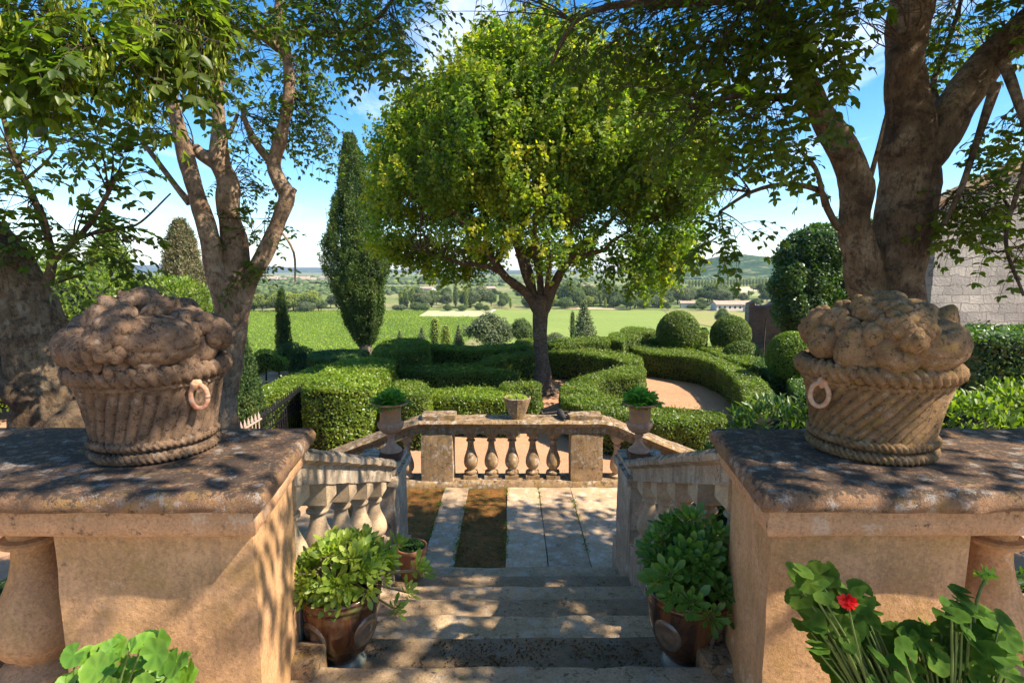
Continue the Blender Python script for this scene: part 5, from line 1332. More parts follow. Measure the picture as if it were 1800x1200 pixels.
lathe(mb, [(max(.002, sin(q) * .14), -cos(q) * .12) for q in t], 22, c, caps=False); v = mb.v[-1]; mb.v[-1] = v + nrm(v - c) * (fbm(v * 9, 3) * .02)[:, None]
c = atY(75, 770, YO - .36); t2 = np.linspace(0, 2 * pi, 20); tube(mb, np.column_stack([c[0] + .075 * np.cos(t2), c[1] + 0 * t2, c[2] + .06 * np.sin(t2), .024 + 0 * t2]), 8)
for L in ([Pw(82, 500, YO, 9), Pw(92, 460, YO, 7), Pw(85, 420, YO, 6), Pw(60, 350, YO + .05, 5.5), Pw(30, 290, YO + .1, 5), Pw(12, 230, YO + .1, 4), Pw(0, 180, YO + .1, 3)],
          [Pw(92, 462, YO, 6), Pw(130, 425, YO, 5), Pw(160, 390, YO, 4.5), Pw(190, 340, YO, 3.5), Pw(200, 310, YO, 3)], [Pw(88, 440, YO, 4), Pw(84, 400, YO - .1, 3), Pw(72, 360, YO - .2, 2)],
          [Pw(140, 415, YO, 3), Pw(205, 402, YO - .1, 2.4), Pw(245, 392, YO - .1, 2), Pw(300, 340, YO - .1, 1.4)], [Pw(40, 320, YO, 3), Pw(80, 285, YO, 2), Pw(100, 260, YO, 1.4)], [Pw(90, 500, YO, 3), Pw(150, 480, YO - .1, 1.5)]):
    tube(mb, L, 8, n=20, noise=.004)
mb.v = [v - ol for v in mb.v]; mb.build('trunk', M['barkR'], ot)
ml = MB(); mt_ = MB()
for s_, b_, nb, ns, lf in [((190, 340, YO), (190, 250, 70, 70, 3.5, .3), 5, 26, .052), ((30, 290, YO), (70, 220, 80, 70, 3.5, .35), 6, 36, .052), ((60, 350, YO), (60, 330, 75, 60, 3.5, .3), 5, 26, .052), ((130, 425, YO), (150, 360, 60, 60, 3.5, .3), 4, 18, .052),
                           ((160, 410, YO), (200, 430, 55, 45, 3.3, .25), 4, 20, .055), ((80, 420, YO), (60, 430, 80, 40, 3.4, .3), 5, 18, .052), ((0, 200, YO), (20, 180, 60, 60, 3.5, .3), 4, 24, .05), ((205, 402, YO), (235, 450, 22, 25, 3.2, .1), 3, 8, .06)]:
    S0 = atY(*s_); c, r_ = blob(*b_); foliage(ml, mt_, S0, c, r_, nb, ns, lf, pairs=4, L=.24, droop=.3, hang=.2, width=.6)
for (S0, c, r_, nb, ns) in [((-3.4, 3.5, 3.0), (-2.6, 2.6, 4.4), (1.8, 1.6, .7), 8, 200)]:
    foliage(ml, mt_, S0, c, r_, nb, ns, .085, pairs=3, L=.3, droop=.3, br=.02)
mt_.v = [v - ol for v in mt_.v]; ml.v = [v - ol for v in ml.v]
mt_.build('twigs', M['twig'], ot); ml.build('crown', M['leafL'], ot)

# dark evergreen oak right
def big_tree(label, name, x, y, zb, lobes, m, leaf, n, trunk_r, group=None):
    t = thing(name, label, 'tree', (x, y, zb), group); mb = MB(); lobes = np.array(lobes, float); vol = (lobes[:, 3] * lobes[:, 5]) ; vol /= vol.sum(); mc = MB()
    Pn = []; Dn = []
    for l, f in zip(lobes, vol):
        k = int(n * f); D = rvec(k); rad = 1 + fbm(D * 2.3 + l[0] * 3, 3) * .32 - rng.random(k) ** 1.7 * .4
        Pn.append(l[:3] + D * rad[:, None] * l[3:6]); Dn.append(D)
        mb2 = np.linspace(0, pi, 9)
        lathe(mc, [(max(.001, sin(q) * .62), -cos(q) * .62) for q in mb2], 12, (0, 0, 0), 1, caps=False); mc.v[-1] = mc.v[-1] * l[3:6] + l[:3] - [x, y, zb]
    P = np.vstack(Pn); D = np.vstack(Dn); k = len(P)
    leaves(mc, P - [x, y, zb], rvec(k), D + rvec(k) * .7 + [0, 0, .2], leaf * rng.uniform(.6, 1.3, k), RH, .6, 0, np.clip(rng.normal(.4, .2, k) + .35 * fbm(P * .9, 3), 0, 1))
    mc.build('crown', [M[m], M['core']], t)
    mb = MB(); tube(mb, [(0, 0, -.4, trunk_r * 1.2), (0, 0, 1.2, trunk_r), (.1, 0, 3.0, trunk_r * .6)], 10, n=10, noise=.04); mb.build('trunk', M['barkC'], t); return t
def wl(px, py, Y, rx, ry, ryy=None):
    c = atY(px, py, Y); return (c[0], c[1], c[2], rx / FPX * Y, (ryy or rx) / FPX * Y, ry / FPX * Y)
big_tree('dark dense evergreen oak between the ruined wall and the mottled tree', 'evergreen_oak', 13.4, 22, -2, [wl(1450, 500, 22, 88, 92, 60), wl(1405, 500, 21.5, 46, 50), wl(1440, 440, 22, 55, 45), wl(1490, 430, 22.5, 60, 50), wl(1410, 545, 21.2, 44, 44), wl(1480, 560, 21.5, 60, 50), wl(1400, 450, 22, 34, 30), wl(1450, 585, 21, 50, 30)], 'boxD', .13, 90000, .2)
p = atY(190, 440, 30); big_tree('small pointed green tree poking above the yellow bushes at left', 'pointed_tree', p[0], 30, -2.5, [wl(192, 460, 30, 32, 40), wl(190, 425, 30, 16, 40), wl(190, 405, 30, 8, 22)], 'box2', .14, 12000, .1)
#==PART4==
# ------------------------------------------------------------------ carved fruit baskets
def rope(mb, c, R0, r, z, n=640, k=46, tw=2.2, amp=.26, seg=12, squash=1.0, noise_=.003):
    th = np.linspace(0, 2 * pi, n, endpoint=False); ph = np.linspace(0, 2 * pi, seg, endpoint=False)
    T, Ph = np.meshgrid(th, ph, indexing='ij')
    rr = r * (1 - amp + amp * 2 * np.abs(np.sin(T * k / 2 + Ph * tw / 2)) ** .7)
    X = (R0 + rr * np.cos(Ph)) * np.cos(T); Y = (R0 + rr * np.cos(Ph)) * np.sin(T); Z = z + rr * np.sin(Ph) * squash
    V = np.stack([X, Y, Z], -1); V = V + np.stack([fbm(V * 14 + 31 * q + c, 3) for q in range(3)], -1) * noise_
    grid_mesh(mb, V, closed_u=True, closed_v=True)
def lumpy(mb, c, rad, rot=(0, 0, 0), rib=0, ribamp=.06, noise_=.05, nsc=2.2, n=26, dent=0, pear=0, seed=0, seamaxis=2):
    u = np.linspace(0, pi, n); v = np.linspace(0, 2 * pi, 2 * n, endpoint=False); U, Vv = np.meshgrid(u, v, indexing='ij')
    D = np.stack([np.sin(U) * np.cos(Vv), np.sin(U) * np.sin(Vv), np.cos(U)], -1)
    r = 1 + noise_ * fbm(D * nsc + seed, 4) * 1.6 + noise_ * .35 * fbm(D * 9 + seed, 3)
    if rib: r = r - ribamp * np.maximum(0, np.cos(Vv * rib)) ** 14 * np.sin(U)
    if dent: r = r - dent * np.exp(-(U / .35) ** 2)
    if pear: D = D * np.stack([1 - pear * D[..., 2], 1 - pear * D[..., 2], 1 + 0 * D[..., 2]], -1)
    P = D * r[..., None] * np.array(rad)
    Rm = np.array(Matrix.Rotation(rot[2], 3, 'Z') @ Matrix.Rotation(rot[1], 3, 'Y') @ Matrix.Rotation(rot[0], 3, 'X'))
    P = P @ Rm.T + np.array(c); grid_mesh(mb, P[:, ::-1], closed_v=True)
def basket(X, Yc, label, m, twist, items, rim_r, base_r, ringx, mring, seed):
    t = thing('fruit_basket', label, 'carved basket', (X, Yc, CT + .004), 'carved stone fruit baskets on the piers')
    t.rotation_euler = (0, 0, 0)
    # woven body with slanting flutes
    H0, H1 = .055, .285; nz, na = 34, 510
    z = np.linspace(H0, H1, nz); a = np.linspace(0, 2 * pi, na, endpoint=False); Z, A_ = np.meshgrid(z, a, indexing='ij'); q = (Z - H0) / (H1 - H0)
    rr = base_r + (rim_r - base_r) * (q ** 1.25); k = 34
    ph = (A_ + twist * (1 - q)) * k / 2
    fl = np.abs(np.cos(ph)) ** .5
    rr = rr * (1 + .085 * (fl - .6)) 
    V = np.stack([rr * np.cos(A_), rr * np.sin(A_), Z], -1)
    V = V + np.stack([fbm(V * 12 + 31 * j + seed, 4) for j in range(3)], -1) * .006
    mb = MB(); grid_mesh(mb, V, closed_v=True); lathe(mb, [(base_r * .97, 0), (base_r * .99, .03), (base_r * .95, .06)], 60, caps=True)
    mb.build('basket_body', M[m], t)
    mb = MB(); rope(mb, seed, base_r * 1.01, .017, .017, k=64, tw=3); rope(mb, seed, base_r * 1.02, .014, .058, k=64, tw=3); mb.build('base_rope', M[m], t)
    mb = MB(); rope(mb, seed, rim_r * 1.0, .027, .302, k=46, tw=3, squash=1.1); rope(mb, seed, rim_r * .985, .010, .262, k=70, tw=2, amp=.2); mb.build('rim_rope', M[m], t)
    mb = MB(); lathe(mb, [(rim_r * .85, .29), (rim_r * .72, .33), (rim_r * .68, .41), (rim_r * .52, .45), (rim_r * .3, .48), (.01, .49)], 40, caps=False)
    v = mb.v[0]; mb.v[0] = v + np.stack([fbm(v * 9 + 31 * j + seed, 3) for j in range(3)], -1) * .03; mb.build('fruit_mound', M[m], t)
    # carved fruit. (kind, dx, z, size, extra) seen from the terrace; angle = around the mound
    for it in items:
        kind, ang, z_, s = it[:4]; ang = ang + (.5 if X < 0 else -.5); e = it[4] if len(it) > 4 else 0
        zz = np.clip((z_ - .30) / .25, 0, 1); R_ = rim_r * (1.0 * sqrt(max(0, 1 - zz ** 2.2)) * .93); z_ = .30 + (z_ - .30) * .93
        cx, cy = R_ * sin(ang), -R_ * cos(ang); mb = MB(); sd = seed + ang * 7 + z_ * 50
        if kind == 'melon': lumpy(mb, (cx, cy, z_), (s * .95, s * .80, s * .62), (0, pi / 2 * .0, ang), 0, 0, .05, seed=sd, n=34)
        if kind == 'melon':
            mb = MB(); lumpy(mb, (0, 0, 0), (s * .64, s * .64, s), (0, 0, 0), 5, .09, .05, seed=sd, n=40)
            Rm = np.array(Matrix.Rotation(ang, 3, 'Z') @ Matrix.Rotation(e, 3, 'Y') @ Matrix.Rotation(pi / 2, 3, 'Y')); mb.v[0] = mb.v[0] @ Rm.T + np.array([cx * .98, cy * .98, z_])
        elif kind == 'apple': lumpy(mb, (cx, cy, z_), (s, s, s * .92), (1.2, 0, ang), 0, 0, .035, dent=.3, seed=sd)
        elif kind == 'pear': lumpy(mb, (cx, cy, z_), (s * .82, s * .82, s * 1.25), (e, 0, ang), 0, 0, .05, pear=.32, seed=sd)
        elif kind == 'peach': lumpy(mb, (cx, cy, z_), (s, s, s * .95), (.5, .2, ang), 1, .16, .04, seed=sd)
        elif kind == 'leaf': lumpy(mb, (cx, cy, z_), (s * 1.2, s * .55, s * .75), (.5, e, ang), 3, .25, .16, 3, seed=sd)
        elif kind == 'grapes':
            g = np.random.default_rng(int(sd) + 5)
            for j in range(int(40 + s * 300)):
                a2 = ang + g.normal(0, s / rim_r * .55); z2 = z_ + g.normal(0, s * .62); z2 = min(max(z2, .33), .56); zz = np.clip((z2 - .30) / .25, 0, 1)
                R2 = rim_r * sqrt(max(0, 1 - zz ** 2.2)) * .95 + .008 + .06 * max(0, 1 - ((a2 - ang) * rim_r / s) ** 2 - ((z2 - z_) / s) ** 2 * .5) + .012
                gr = g.uniform(.017, .024); R2 += .012; lumpy(mb, (R2 * sin(a2), -R2 * cos(a2), z2), (gr, gr, gr * 1.05), n=9, noise_=.05, seed=j)
        mb.build({'grapes': 'grape_cluster', 'leaf': 'carved_leaf'}.get(kind, kind), M[m], t)
    # iron ring and its eye
    a = ringx; rx, ry = rim_r * .965 * sin(a), -rim_r * .965 * cos(a)
    rg = MB(); q = np.linspace(0, 2 * pi, 40); R2 = .036; tdir = np.array([.83, .55, 0]) * .6 + np.array([.2, -.8, 0]) * .4 if X < 0 else np.array([.83, -.55, 0.]); tdir = tdir / np.linalg.norm(tdir)
    tube(rg, np.column_stack([rx * 1.13 + tdir[0] * R2 * .8 * np.cos(q), ry * 1.13 + tdir[1] * R2 * .8 * np.cos(q), .215 + R2 * 1.15 * np.sin(q), .0085 + 0 * q]), 9, noise=.002, nscale=30)
    ring = rg.build('ring', M[mring], t)
    eg = MB(); lumpy(eg, (rx * 1.07, ry * 1.07, .258), (.020, .020, .022), n=14, noise_=.08); eg.build('ring_eye', M['rust2'], t)
    return t
M['rust2'] = plain('flaking_painted_iron', (.50, .36, .24), .85, b2=(.40, .18, .09), sc=45, bst=.5)
xtra = [('apple', a_ + .13, z_, s_) for a_, z_, s_ in [(-.62, .42, .036), (.95, .53, .04), (-1.1, .345, .04), (.45, .345, .042), (-.05, .49, .036), (-.5, .50, .04), (.35, .50, .045), (.7, .345, .045), (-.85, .345, .04), (1.15, .35, .042), (-1.5, .35, .05), (-.3, .535, .035), (1.4, .5, .05), (-1.35, .50, .05), (1.0, .43, .04)]]
itL = xtra[:4] + [('melon', .16, .42, .138, .03), ('grapes', -.42, .44, .062), ('grapes', -.22, .50, .05), ('peach', -.82, .385, .075), ('peach', -1.25, .40, .08), ('apple', -1.05, .49, .06), ('pear', -.98, .52, .055, .6), ('apple', .02, .355, .045), ('apple', -.36, .345, .045),
       ('leaf', .10, .535, .07, .2), ('leaf', .42, .52, .06, -.4), ('apple', .80, .47, .06), ('grapes', 1.02, .45, .045), ('apple', .88, .38, .058), ('pear', 1.25, .42, .06, .3), ('leaf', -.62, .55, .06, .3), ('apple', .55, .55, .05), ('apple', -.15, .56, .05), ('leaf', -.9, .54, .05, 1),
       ('peach', 1.7, .42, .08), ('melon', 2.6, .43, .11, .1), ('grapes', -2.2, .44, .06), ('apple', 2.1, .50, .06), ('apple', -1.75, .44, .07), ('apple', 3.1, .5, .06), ('leaf', -2.7, .54, .06, .2)]
itR = [(k_, -a_ * .9 + .2, z_, s_) for k_, a_, z_, s_ in xtra[:4]] + [('melon', .85, .405, .135, -.12), ('apple', .18, .385, .076), ('pear', -.42, .395, .066, -.1), ('peach', -.06, .435, .058), ('apple', -.60, .455, .045), ('apple', -.95, .40, .062), ('peach', -1.0, .48, .052), ('leaf', -.22, .50, .055, .3), ('leaf', -.18, .46, .036, .2), ('apple', -.14, .36, .038), ('apple', -.12, .395, .03),
       ('grapes', .22, .49, .05), ('grapes', .42, .49, .05), ('grapes', .30, .445, .03), ('leaf', .72, .49, .062, .7), ('leaf', .50, .52, .05, .2), ('apple', 1.15, .50, .055), ('leaf', .95, .45, .05, .2), ('leaf', -.45, .535, .05, .1), ('apple', 0, .545, .045), ('leaf', .3, .55, .05, .5), ('apple', .9, .545, .05), ('apple', -.62, .53, .045),
       ('pear', 1.4, .46, .07, .4), ('peach', 1.9, .42, .08), ('melon', 2.7, .42, .11, .1), ('grapes', -2.2, .45, .06), ('apple', -1.5, .44, .075), ('apple', 2.2, .5, .06), ('apple', 3.1, .5, .06)]
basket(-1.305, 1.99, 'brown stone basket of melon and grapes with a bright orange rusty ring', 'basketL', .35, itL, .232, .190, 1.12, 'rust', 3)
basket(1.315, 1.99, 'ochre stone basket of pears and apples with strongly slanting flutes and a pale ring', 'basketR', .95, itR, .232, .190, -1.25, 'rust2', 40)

# ------------------------------------------------------------------ plants in pots
def rosettes(mb, C, Dn, size, nl=16, tpl=SPN, width=1.0, mi=0):
    n = len(C); up = nrm(Dn); h = np.where(np.abs(up[:, 2:3]) < .9, [[0, 0, 1.0]], [[1.0, 0, 0]]); U = nrm(np.cross(h, up)); W = np.cross(up, U); rb = np.clip(rng.normal(.45, .2, n), 0, 1)
    for j in range(nl):
        a = j * 2.4 + rng.random(n) * .3; f = j / nl; tilt = .15 + .95 * f                  # inner leaves more upright
        rad = U * np.cos(a)[:, None] + W * np.sin(a)[:, None]
        A = nrm(rad * (.35 + .75 * f) + up * (1.05 - .95 * f))
        Nn = nrm(up * (.35 + .75 * f) - rad * (1.0 - .9 * f))
        leaves(mb, C + rad * (.004 + .008 * f), A, Nn, size * (.45 + .55 * f) * rng.uniform(.85, 1.1, n), tpl, width, mi, np.clip(rb + .35 * (1 - f) - .1 + rng.normal(0, .06, n), 0, 1))
def succulent(name, label, c, dome, n, size, m, extra=(), yoff=0):
    t = thing(name, label, 'potted plant', c); c = np.array(c); D = rvec(n * 3); D = D[D[:, 2] > -.25][:n]; n = len(D)
    rad = rng.uniform(.62, 1.05, n)[:, None]
    P = D * rad * np.array(dome); P[:, 2] += .02
    if len(extra): P = np.vstack([P, np.array(extra) - c]); D = np.vstack([D, nrm(np.array(extra) - c + [0, 0, .2])])
    mb = MB(); rosettes(mb, P, nrm(D * 1.2 + [0, -.3, .35] + rvec(len(P)) * .2), size * rng.uniform(.7, 1.2, len(P)), 18); mb.build('rosettes', M[m], t)
    mb = MB(); Z0 = np.zeros_like(P); Z0[:, :2] = P[:, :2] * .25; mid = P * .55 + [0, 0, .01]; sticks(mb, Z0, mid, .007, .006); sticks(mb, mid, P, .006, .005); mb.build('stems', M['stem'], t); return t
M['stem'] = plain('fleshy_stem', (.30, .24, .12), .7)
def glazed_pot(x, y, z, r, h, label, ang):
    t = thing('glazed_pot', label, 'pot', (x, y, z), 'glazed pots on the stairs')
    k = h / .36
    mb = MB(); lathe(mb, [(r * .40, .035 * k), (r * .55, .06 * k), (r * .74, .11 * k), (r * .90, .18 * k), (r * .98, .25 * k), (r * 1.0, .30 * k), (r * .99, .315 * k), (r * 1.04, .322 * k), (r * 1.05, .332 * k), (r * 1.01, .34 * k), (r * 1.06, .347 * k), (r * 1.07, .357 * k), (r * 1.0, .363 * k), (r * .92, .355 * k), (r * .90, .32 * k)], 56, caps=False); mb.build('body', M['glaze'], t)
    mb = MB(); lathe(mb, [(r * .56, 0), (r * .60, .012 * k), (r * .52, .03 * k), (r * .42, .042 * k), (r * .42, .06 * k)], 40); mb.build('foot', M['glazeG'], t)
    mb = MB(); lathe(mb, [(.001, .325 * k), (r * .91, .325 * k)], 30, caps=False); mb.build('soil', M['soil'], t)
    for a0 in (ang, ang + pi / 2, ang - pi / 2):
        u, v = np.meshgrid(np.linspace(0, 1, 8), np.linspace(0, 2 * pi, 30, endpoint=False), indexing='ij')
        da = .42 * u * np.cos(v); dz = .075 * k * u * np.sin(v); zc = .20 * k
        prof = np.interp(zc + dz, [.06 * k, .11 * k, .18 * k, .25 * k, .30 * k], [r * .55, r * .74, r * .90, r * .98, r * 1.0])
        lift = .006 + .004 * np.cos(u * 7) * (u < .95) - .008 * (u > .97)
        rr = prof + lift; P = np.stack([rr * np.cos(a0 + da), rr * np.sin(a0 + da), zc + dz], -1)
        mb = MB(); grid_mesh(mb, P, closed_v=True); mb.build('medallion', M['medal'], t)
    return t
M['bluefoot'] = plain('worn_blue_glaze', (.20, .24, .24), .4, b2=(.30, .20, .13), sc=10, spec=.5)
glazed_pot(-.755, 2.30, -RS + .006, .168, .375, 'brown glazed pot with oval medallion below the bright succulent, left of the steps', -.55)
glazed_pot(.77, 2.29, -RS + .006, .172, .375, 'dark brown glazed pot below the deep green succulent on the right of the steps', pi + .75)
ex = [atY(735, 1000, 2.35), atY(715, 1040, 2.3), atY(748, 1003, 2.4), atY(520, 990, 2.35), atY(700, 955, 2.4), atY(695, 1070, 2.25)]
succulent('aeonium_plant', 'bright yellow green succulent with many rosettes spilling over the left glazed pot', (-.755, 2.30, .25), (.225, .18, .17), 80, .072, 'succ', ex)
ex = [atY(1165, 935, 2.35), atY(1150, 985, 2.25), atY(1175, 1010, 2.1), atY(1215, 1060, 2.05), atY(1250, 1085, 2.05), atY(1290, 1080, 2.1), atY(1270, 1040, 2.1), atY(1180, 1050, 2.08), atY(1155, 1020, 2.15), atY(1290, 1000, 2.2)]
succulent('aeonium_plant', 'deep green succulent with broad rosettes hiding the right glazed pot', (.79, 2.30, .27), (.20, .18, .23), 76, .084, 'succD', ex)
# small terracotta pot
t = thing('terracotta_pot', 'small plain terracotta pot on the lower steps by the left newel', 'pot', (-.775, 4.06, -5 * RS + .006))
mb = MB(); lathe(mb, [(.075, 0), (.082, .01), (.105, .20), (.107, .205), (.118, .21), (.122, .25), (.118, .258), (.108, .252), (.106, .215)], 44, caps=True); mb.chunks = mb.chunks[:1] + mb.chunks[1:]
mb.chunks[-1] = (mb.chunks[-1][0][:44], 0); mb.build('body', M['terra'], t)
mb = MB(); lathe(mb, [(.001, .225), (.108, .225)], 24, caps=False); mb.build('soil', M['soil'], t)
tp = thing('sedum_plant', 'small dark green fleshy plant in the little terracotta pot', 'potted plant', (-.775, 4.06, -5 * RS + .235)); mb = MB()
D = rvec(120); D = D[D[:, 2] > 0]; rosettes(mb, D * [.085, .085, .05], D + [0, 0, .6], .032 * np.ones(len(D)), 9, RH, .5); mb.build('foliage', M['succD'], tp)
# rusty urns on the newels
def urn(x, y, z, label):
    t = thing('garden_urn', label, 'urn', (x, y, z), 'rusty urns on the newel posts'); s = 1.0
    mb = MB(); rough_block(mb, -.088, .088, -.088, .088, 0, .055, amp=.001, d=.05); mb.build('plinth', M['rustD'], t)
    mb = MB(); lathe(mb, [(.084, .055), (.086, .065), (.078, .078), (.060, .09), (.050, .10), (.034, .125), (.027, .15), (.026, .175), (.033, .182), (.036, .19), (.030, .198), (.034, .205)], 40, caps=False)
    lathe(mb, [(.030, .20), (.06, .212), (.082, .232), (.096, .258), (.102, .28), (.100, .292), (.088, .30)], 120, mod=lambda a, z: 1 + .045 * np.abs(np.cos(a * 12)), caps=False)
    mb.build('foot_and_bowl', M['rustP'], t)
    mb = MB(); lathe(mb, [(.088, .298), (.084, .31), (.083, .36), (.086, .405), (.094, .425), (.118, .437), (.138, .443), (.146, .449), (.144, .458), (.130, .458), (.10, .445), (.084, .42)], 48, caps=False); mb.build('neck_and_rim', M['rustO'], t)
    mb = MB(); lathe(mb, [(.001, .43), (.09, .43)], 20, caps=False); mb.build('soil', M['soil'], t); return t
M['rustO'] = plain('orange_rust', (.50, .20, .06), .75, b2=(.25, .17, .12), sc=22, bst=.3); M['rustP'] = plain('pale_pink_rust', (.42, .25, .16), .8, b2=(.34, .18, .11), sc=30, bst=.3); M['rustD'] = plain('dark_rust', (.13, .06, .035), .8, sc=20)
M['fern'] = leaf_mat('feathery_leaf', [(.06, .17, .025), (.09, .24, .03), (.15, .32, .04)], .35, .5)
for s, lab1, lab2 in ((-1, 'rusty flared urn on the left newel in front of the broad hedge', 'feathery bright green plant filling the left urn'), (1, 'rusty flared urn on the right newel in front of the horseshoe hedge', 'leafy green plant filling the right urn')):
    x = s * .975 + (.0 if s < 0 else .05); urn(x, 4.36, .098, lab1)
    t = thing('urn_plant', lab2, 'potted plant', (x, 4.36, .53), 'plants in the urns'); mb = MB()
    n = 150 if s < 0 else 120; D = rvec(n * 2); D = D[D[:, 2] > -.15][:n]; n = len(D); L = rng.uniform(.09, .17, n)
    ms = MB()
    if s < 0: pinnate(mb, ms, D * .02, D + [0, 0, .35], L, 6, .030, .35, RH, .5)
    else:
        pinnate(mb, ms, D * .02, D + [0, 0, .5], L * .8, 3, .05, .25, OV, .55)
    ms.build('stems', M['stem'], t); mb.build('foliage', M['fern'], t)
# small pot on the landing rail
t = thing('stone_planter', 'small tapering stone planter standing on the landing balustrade', 'planter', (.065, 6.80, zr + .172))
mb = MB(); lathe(mb, [(.075, 0), (.085, .005), (.115, .09), (.150, .20), (.165, .235), (.172, .262), (.160, .268), (.150, .25), (.146, .22)], 16, mod=lambda a, z: 1 + .035 * np.sign(np.cos(a * 8)) * (z > .05) * (z < .22)); mb.chunks[-1] = (mb.chunks[-1][0][:16], 0); mb.build('body', M['land'], t, False)
mb = MB(); lathe(mb, [(.001, .235), (.15, .235)], 20, caps=False); mb.build('soil', M['soil'], t)
tp = thing('houseleek_plant', 'pale green houseleeks in the small planter on the balustrade', 'potted plant', (.065, 6.80, zr + .41)); mb = MB(); D = rvec(60); D = D[D[:, 2] > .1]
rosettes(mb, D * [.12, .12, .03], D * .4 + [0, 0, 1], .045 * np.ones(len(D)), 12, SPN); mb.build('foliage', M['succ'], tp)
# old iron fitting
t = thing('iron_fitting', 'old dark iron pipe fitting with a thin arm lying on the landing balustrade', 'pipe fitting', (.60, 6.80, zr + .175)); M['oldiron'] = plain('dull_iron', (.10, .08, .07), .6, .5, sc=30)
mb = MB(); tube(mb, [(.0, .09, .05, .035), (.01, .02, .055, .040), (.03, -.10, .035, .030), (.05, -.16, .02, .022)], 14, n=10)
tube(mb, [(.0, .08, .05, .046), (.0, .055, .052, .046)], 14); mb.build('pipe', M['oldiron'], t)
mb = MB(); tube(mb, [(.13, .05, .06, .011), (.0, .05, .06, .012), (-.17, .03, .05, .011), (-.22, .02, .045, .012), (-.235, .03, .09, .013)], 8, n=16); mb.build('arm', M['oldiron'], t)
# half buried brick on the path
mb = MB(); rough_block(mb, -.11, .11, -.05, .05, -.01, .06, amp=.004, d=.03); o = mb.build('brick', M['terra']); o.location = (4.55, 11.9, GZ); o.rotation_euler = (0, 0, .4); tag(o, 'single loose brick on the gravel path inside the arc hedge', 'brick')

# geraniums in front of the piers
def T_ger():
    k = 44; a = np.linspace(.35, 2 * pi - .35, k); 
    r = .46 * (1 + .06 * np.abs(np.sin(a * 9)) + .14 * np.abs(np.sin(a * 3.0)) ** .7)
    v = [(.5, 0, -.02)] + [(.5 - r_ * cos(q), r_ * sin(q), .07 * (r_ / .5) ** 2 + .022 * cos(q * 6)) for q, r_ in zip(a, r)]
    mid = [(.5 - .55 * r_ * cos(q), .55 * r_ * sin(q), .02 + .009 * cos(q * 6)) for q, r_ in zip(a, r)]
    V = np.array(v + mid); F = []
    for i in range(k - 1):
        F.append((0, k + 1 + i, k + 2 + i, 0)); F.append((k + 1 + i, 1 + i, 2 + i, k + 2 + i))
    return V, F
gv, gf = T_ger(); 
def ger_leaves(mb, C, Nn, size, rnd):
    k = len(gv); n = len(C); A = nrm(np.cross(rvec(n), Nn)); Y = np.cross(Nn, A)
    V = C[:, None] + size[:, None, None] * ((gv[None, :, 0:1] - .5) * A[:, None] + gv[None, :, 1:2] * Y[:, None] + gv[None, :, 2:3] * Nn[:, None])
    tri = np.array([(f[0], f[1], f[2]) for f in gf if f[0] == f[3]]); qd = np.array([f for f in gf if f[0] != f[3]])
    mb.add(V.reshape(-1, 3), (np.arange(n)[:, None, None] * k + tri[None]).reshape(-1, 3), 0, (np.repeat(rnd, k) + np.tile(np.concatenate([[.05], np.full((k - 1) // 2, .12), np.full((k - 1) // 2, -.28)]), n)).clip(0, 1))
    mb.chunks.append(((np.arange(n)[:, None, None] * k + qd[None]).reshape(-1, 4).astype(np.int32) + (mb.n - n * k), 0))
def geranium(label, pts, root, size, m, seed, tilt=.5, pot=True):
    t = thing('geranium_plant', label, 'potted plant', root, 'geraniums in front of the piers'); root = np.array(root); C = np.array(pts) - root; n = len(C)
    Nn = nrm(np.array([0, -.55, .75]) + rvec(n) * tilt); mb = MB(); ger_leaves(mb, C, Nn, size * rng.uniform(.7, 1.2, n), np.clip(rng.normal(.4, .22, n), 0, 1)); mb.build('foliage', M[m], t)
    mb = MB()
    for c in C:
        s0 = c * np.array([.25, .25, 0]); m1 = c * np.array([.7, .7, .65]) ; tube(mb, [(*s0, .0045), (*m1, .0035), (*(c - Nn[0] * .01), .0022)], 5, n=7, caps=False)
    mb.build('stems', M['gstem'], t); return t
M['gstem'] = plain('green_stem', (.12, .17, .04), .6)
def planter(x, y, z0, h, r, label):
    t = thing('terracotta_pot', label, 'pot', (x, y, z0), 'terracotta pots of the geraniums'); mb = MB(); lathe(mb, [(r * .65, 0), (r * .95, h * .82), (r * 1.05, h * .84), (r * 1.07, h), (r * .97, h), (r * .93, h * .85)], 40, caps=True); mb.chunks[-1] = (mb.chunks[-1][0][:40], 0); mb.build('body', M['terra'], t)
    mb = MB(); lathe(mb, [(.001, h * .9), (r * .94, h * .9)], 20, caps=False); mb.build('soil', M['soil'], t)
planter(-1.12, 1.30, .001, .30, .17, 'terracotta pot under the bright geranium at the foot of the left pier'); planter(1.12, 1.28, .001, .30, .17, 'terracotta pot under the red geranium at the foot of the right pier')
gl = [(150, 1150), (185, 1140), (205, 1135), (205, 1165), (245, 1135), (270, 1140), (235, 1165), (262, 1175), (295, 1165), (310, 1160), (180, 1180), (160, 1195), (215, 1195), (250, 1205), (300, 1195), (130, 1190), (280, 1215), (190, 1215), (140, 1215), (230, 1225), (320, 1190), (120, 1210)]
geranium('bright green geranium with round scalloped leaves at the foot of the left pier', [atY(x + rng.normal(0, 9), y + rng.normal(0, 5), 1.36 + rng.normal(0, .05)) for x, y in gl + gl + gl], (-1.12, 1.30, .27), .060, 'gerS', 1)
env = [(1385, 1010), (1405, 990), (1440, 990), (1470, 1005), (1495, 1040), (1530, 1030), (1545, 1085), (1600, 1088), (1650, 1085), (1665, 1040), (1700, 1020), (1720, 1060), (1765, 1090), (1790, 1130), (1785, 1230), (1440, 1230), (1430, 1170), (1400, 1090)]
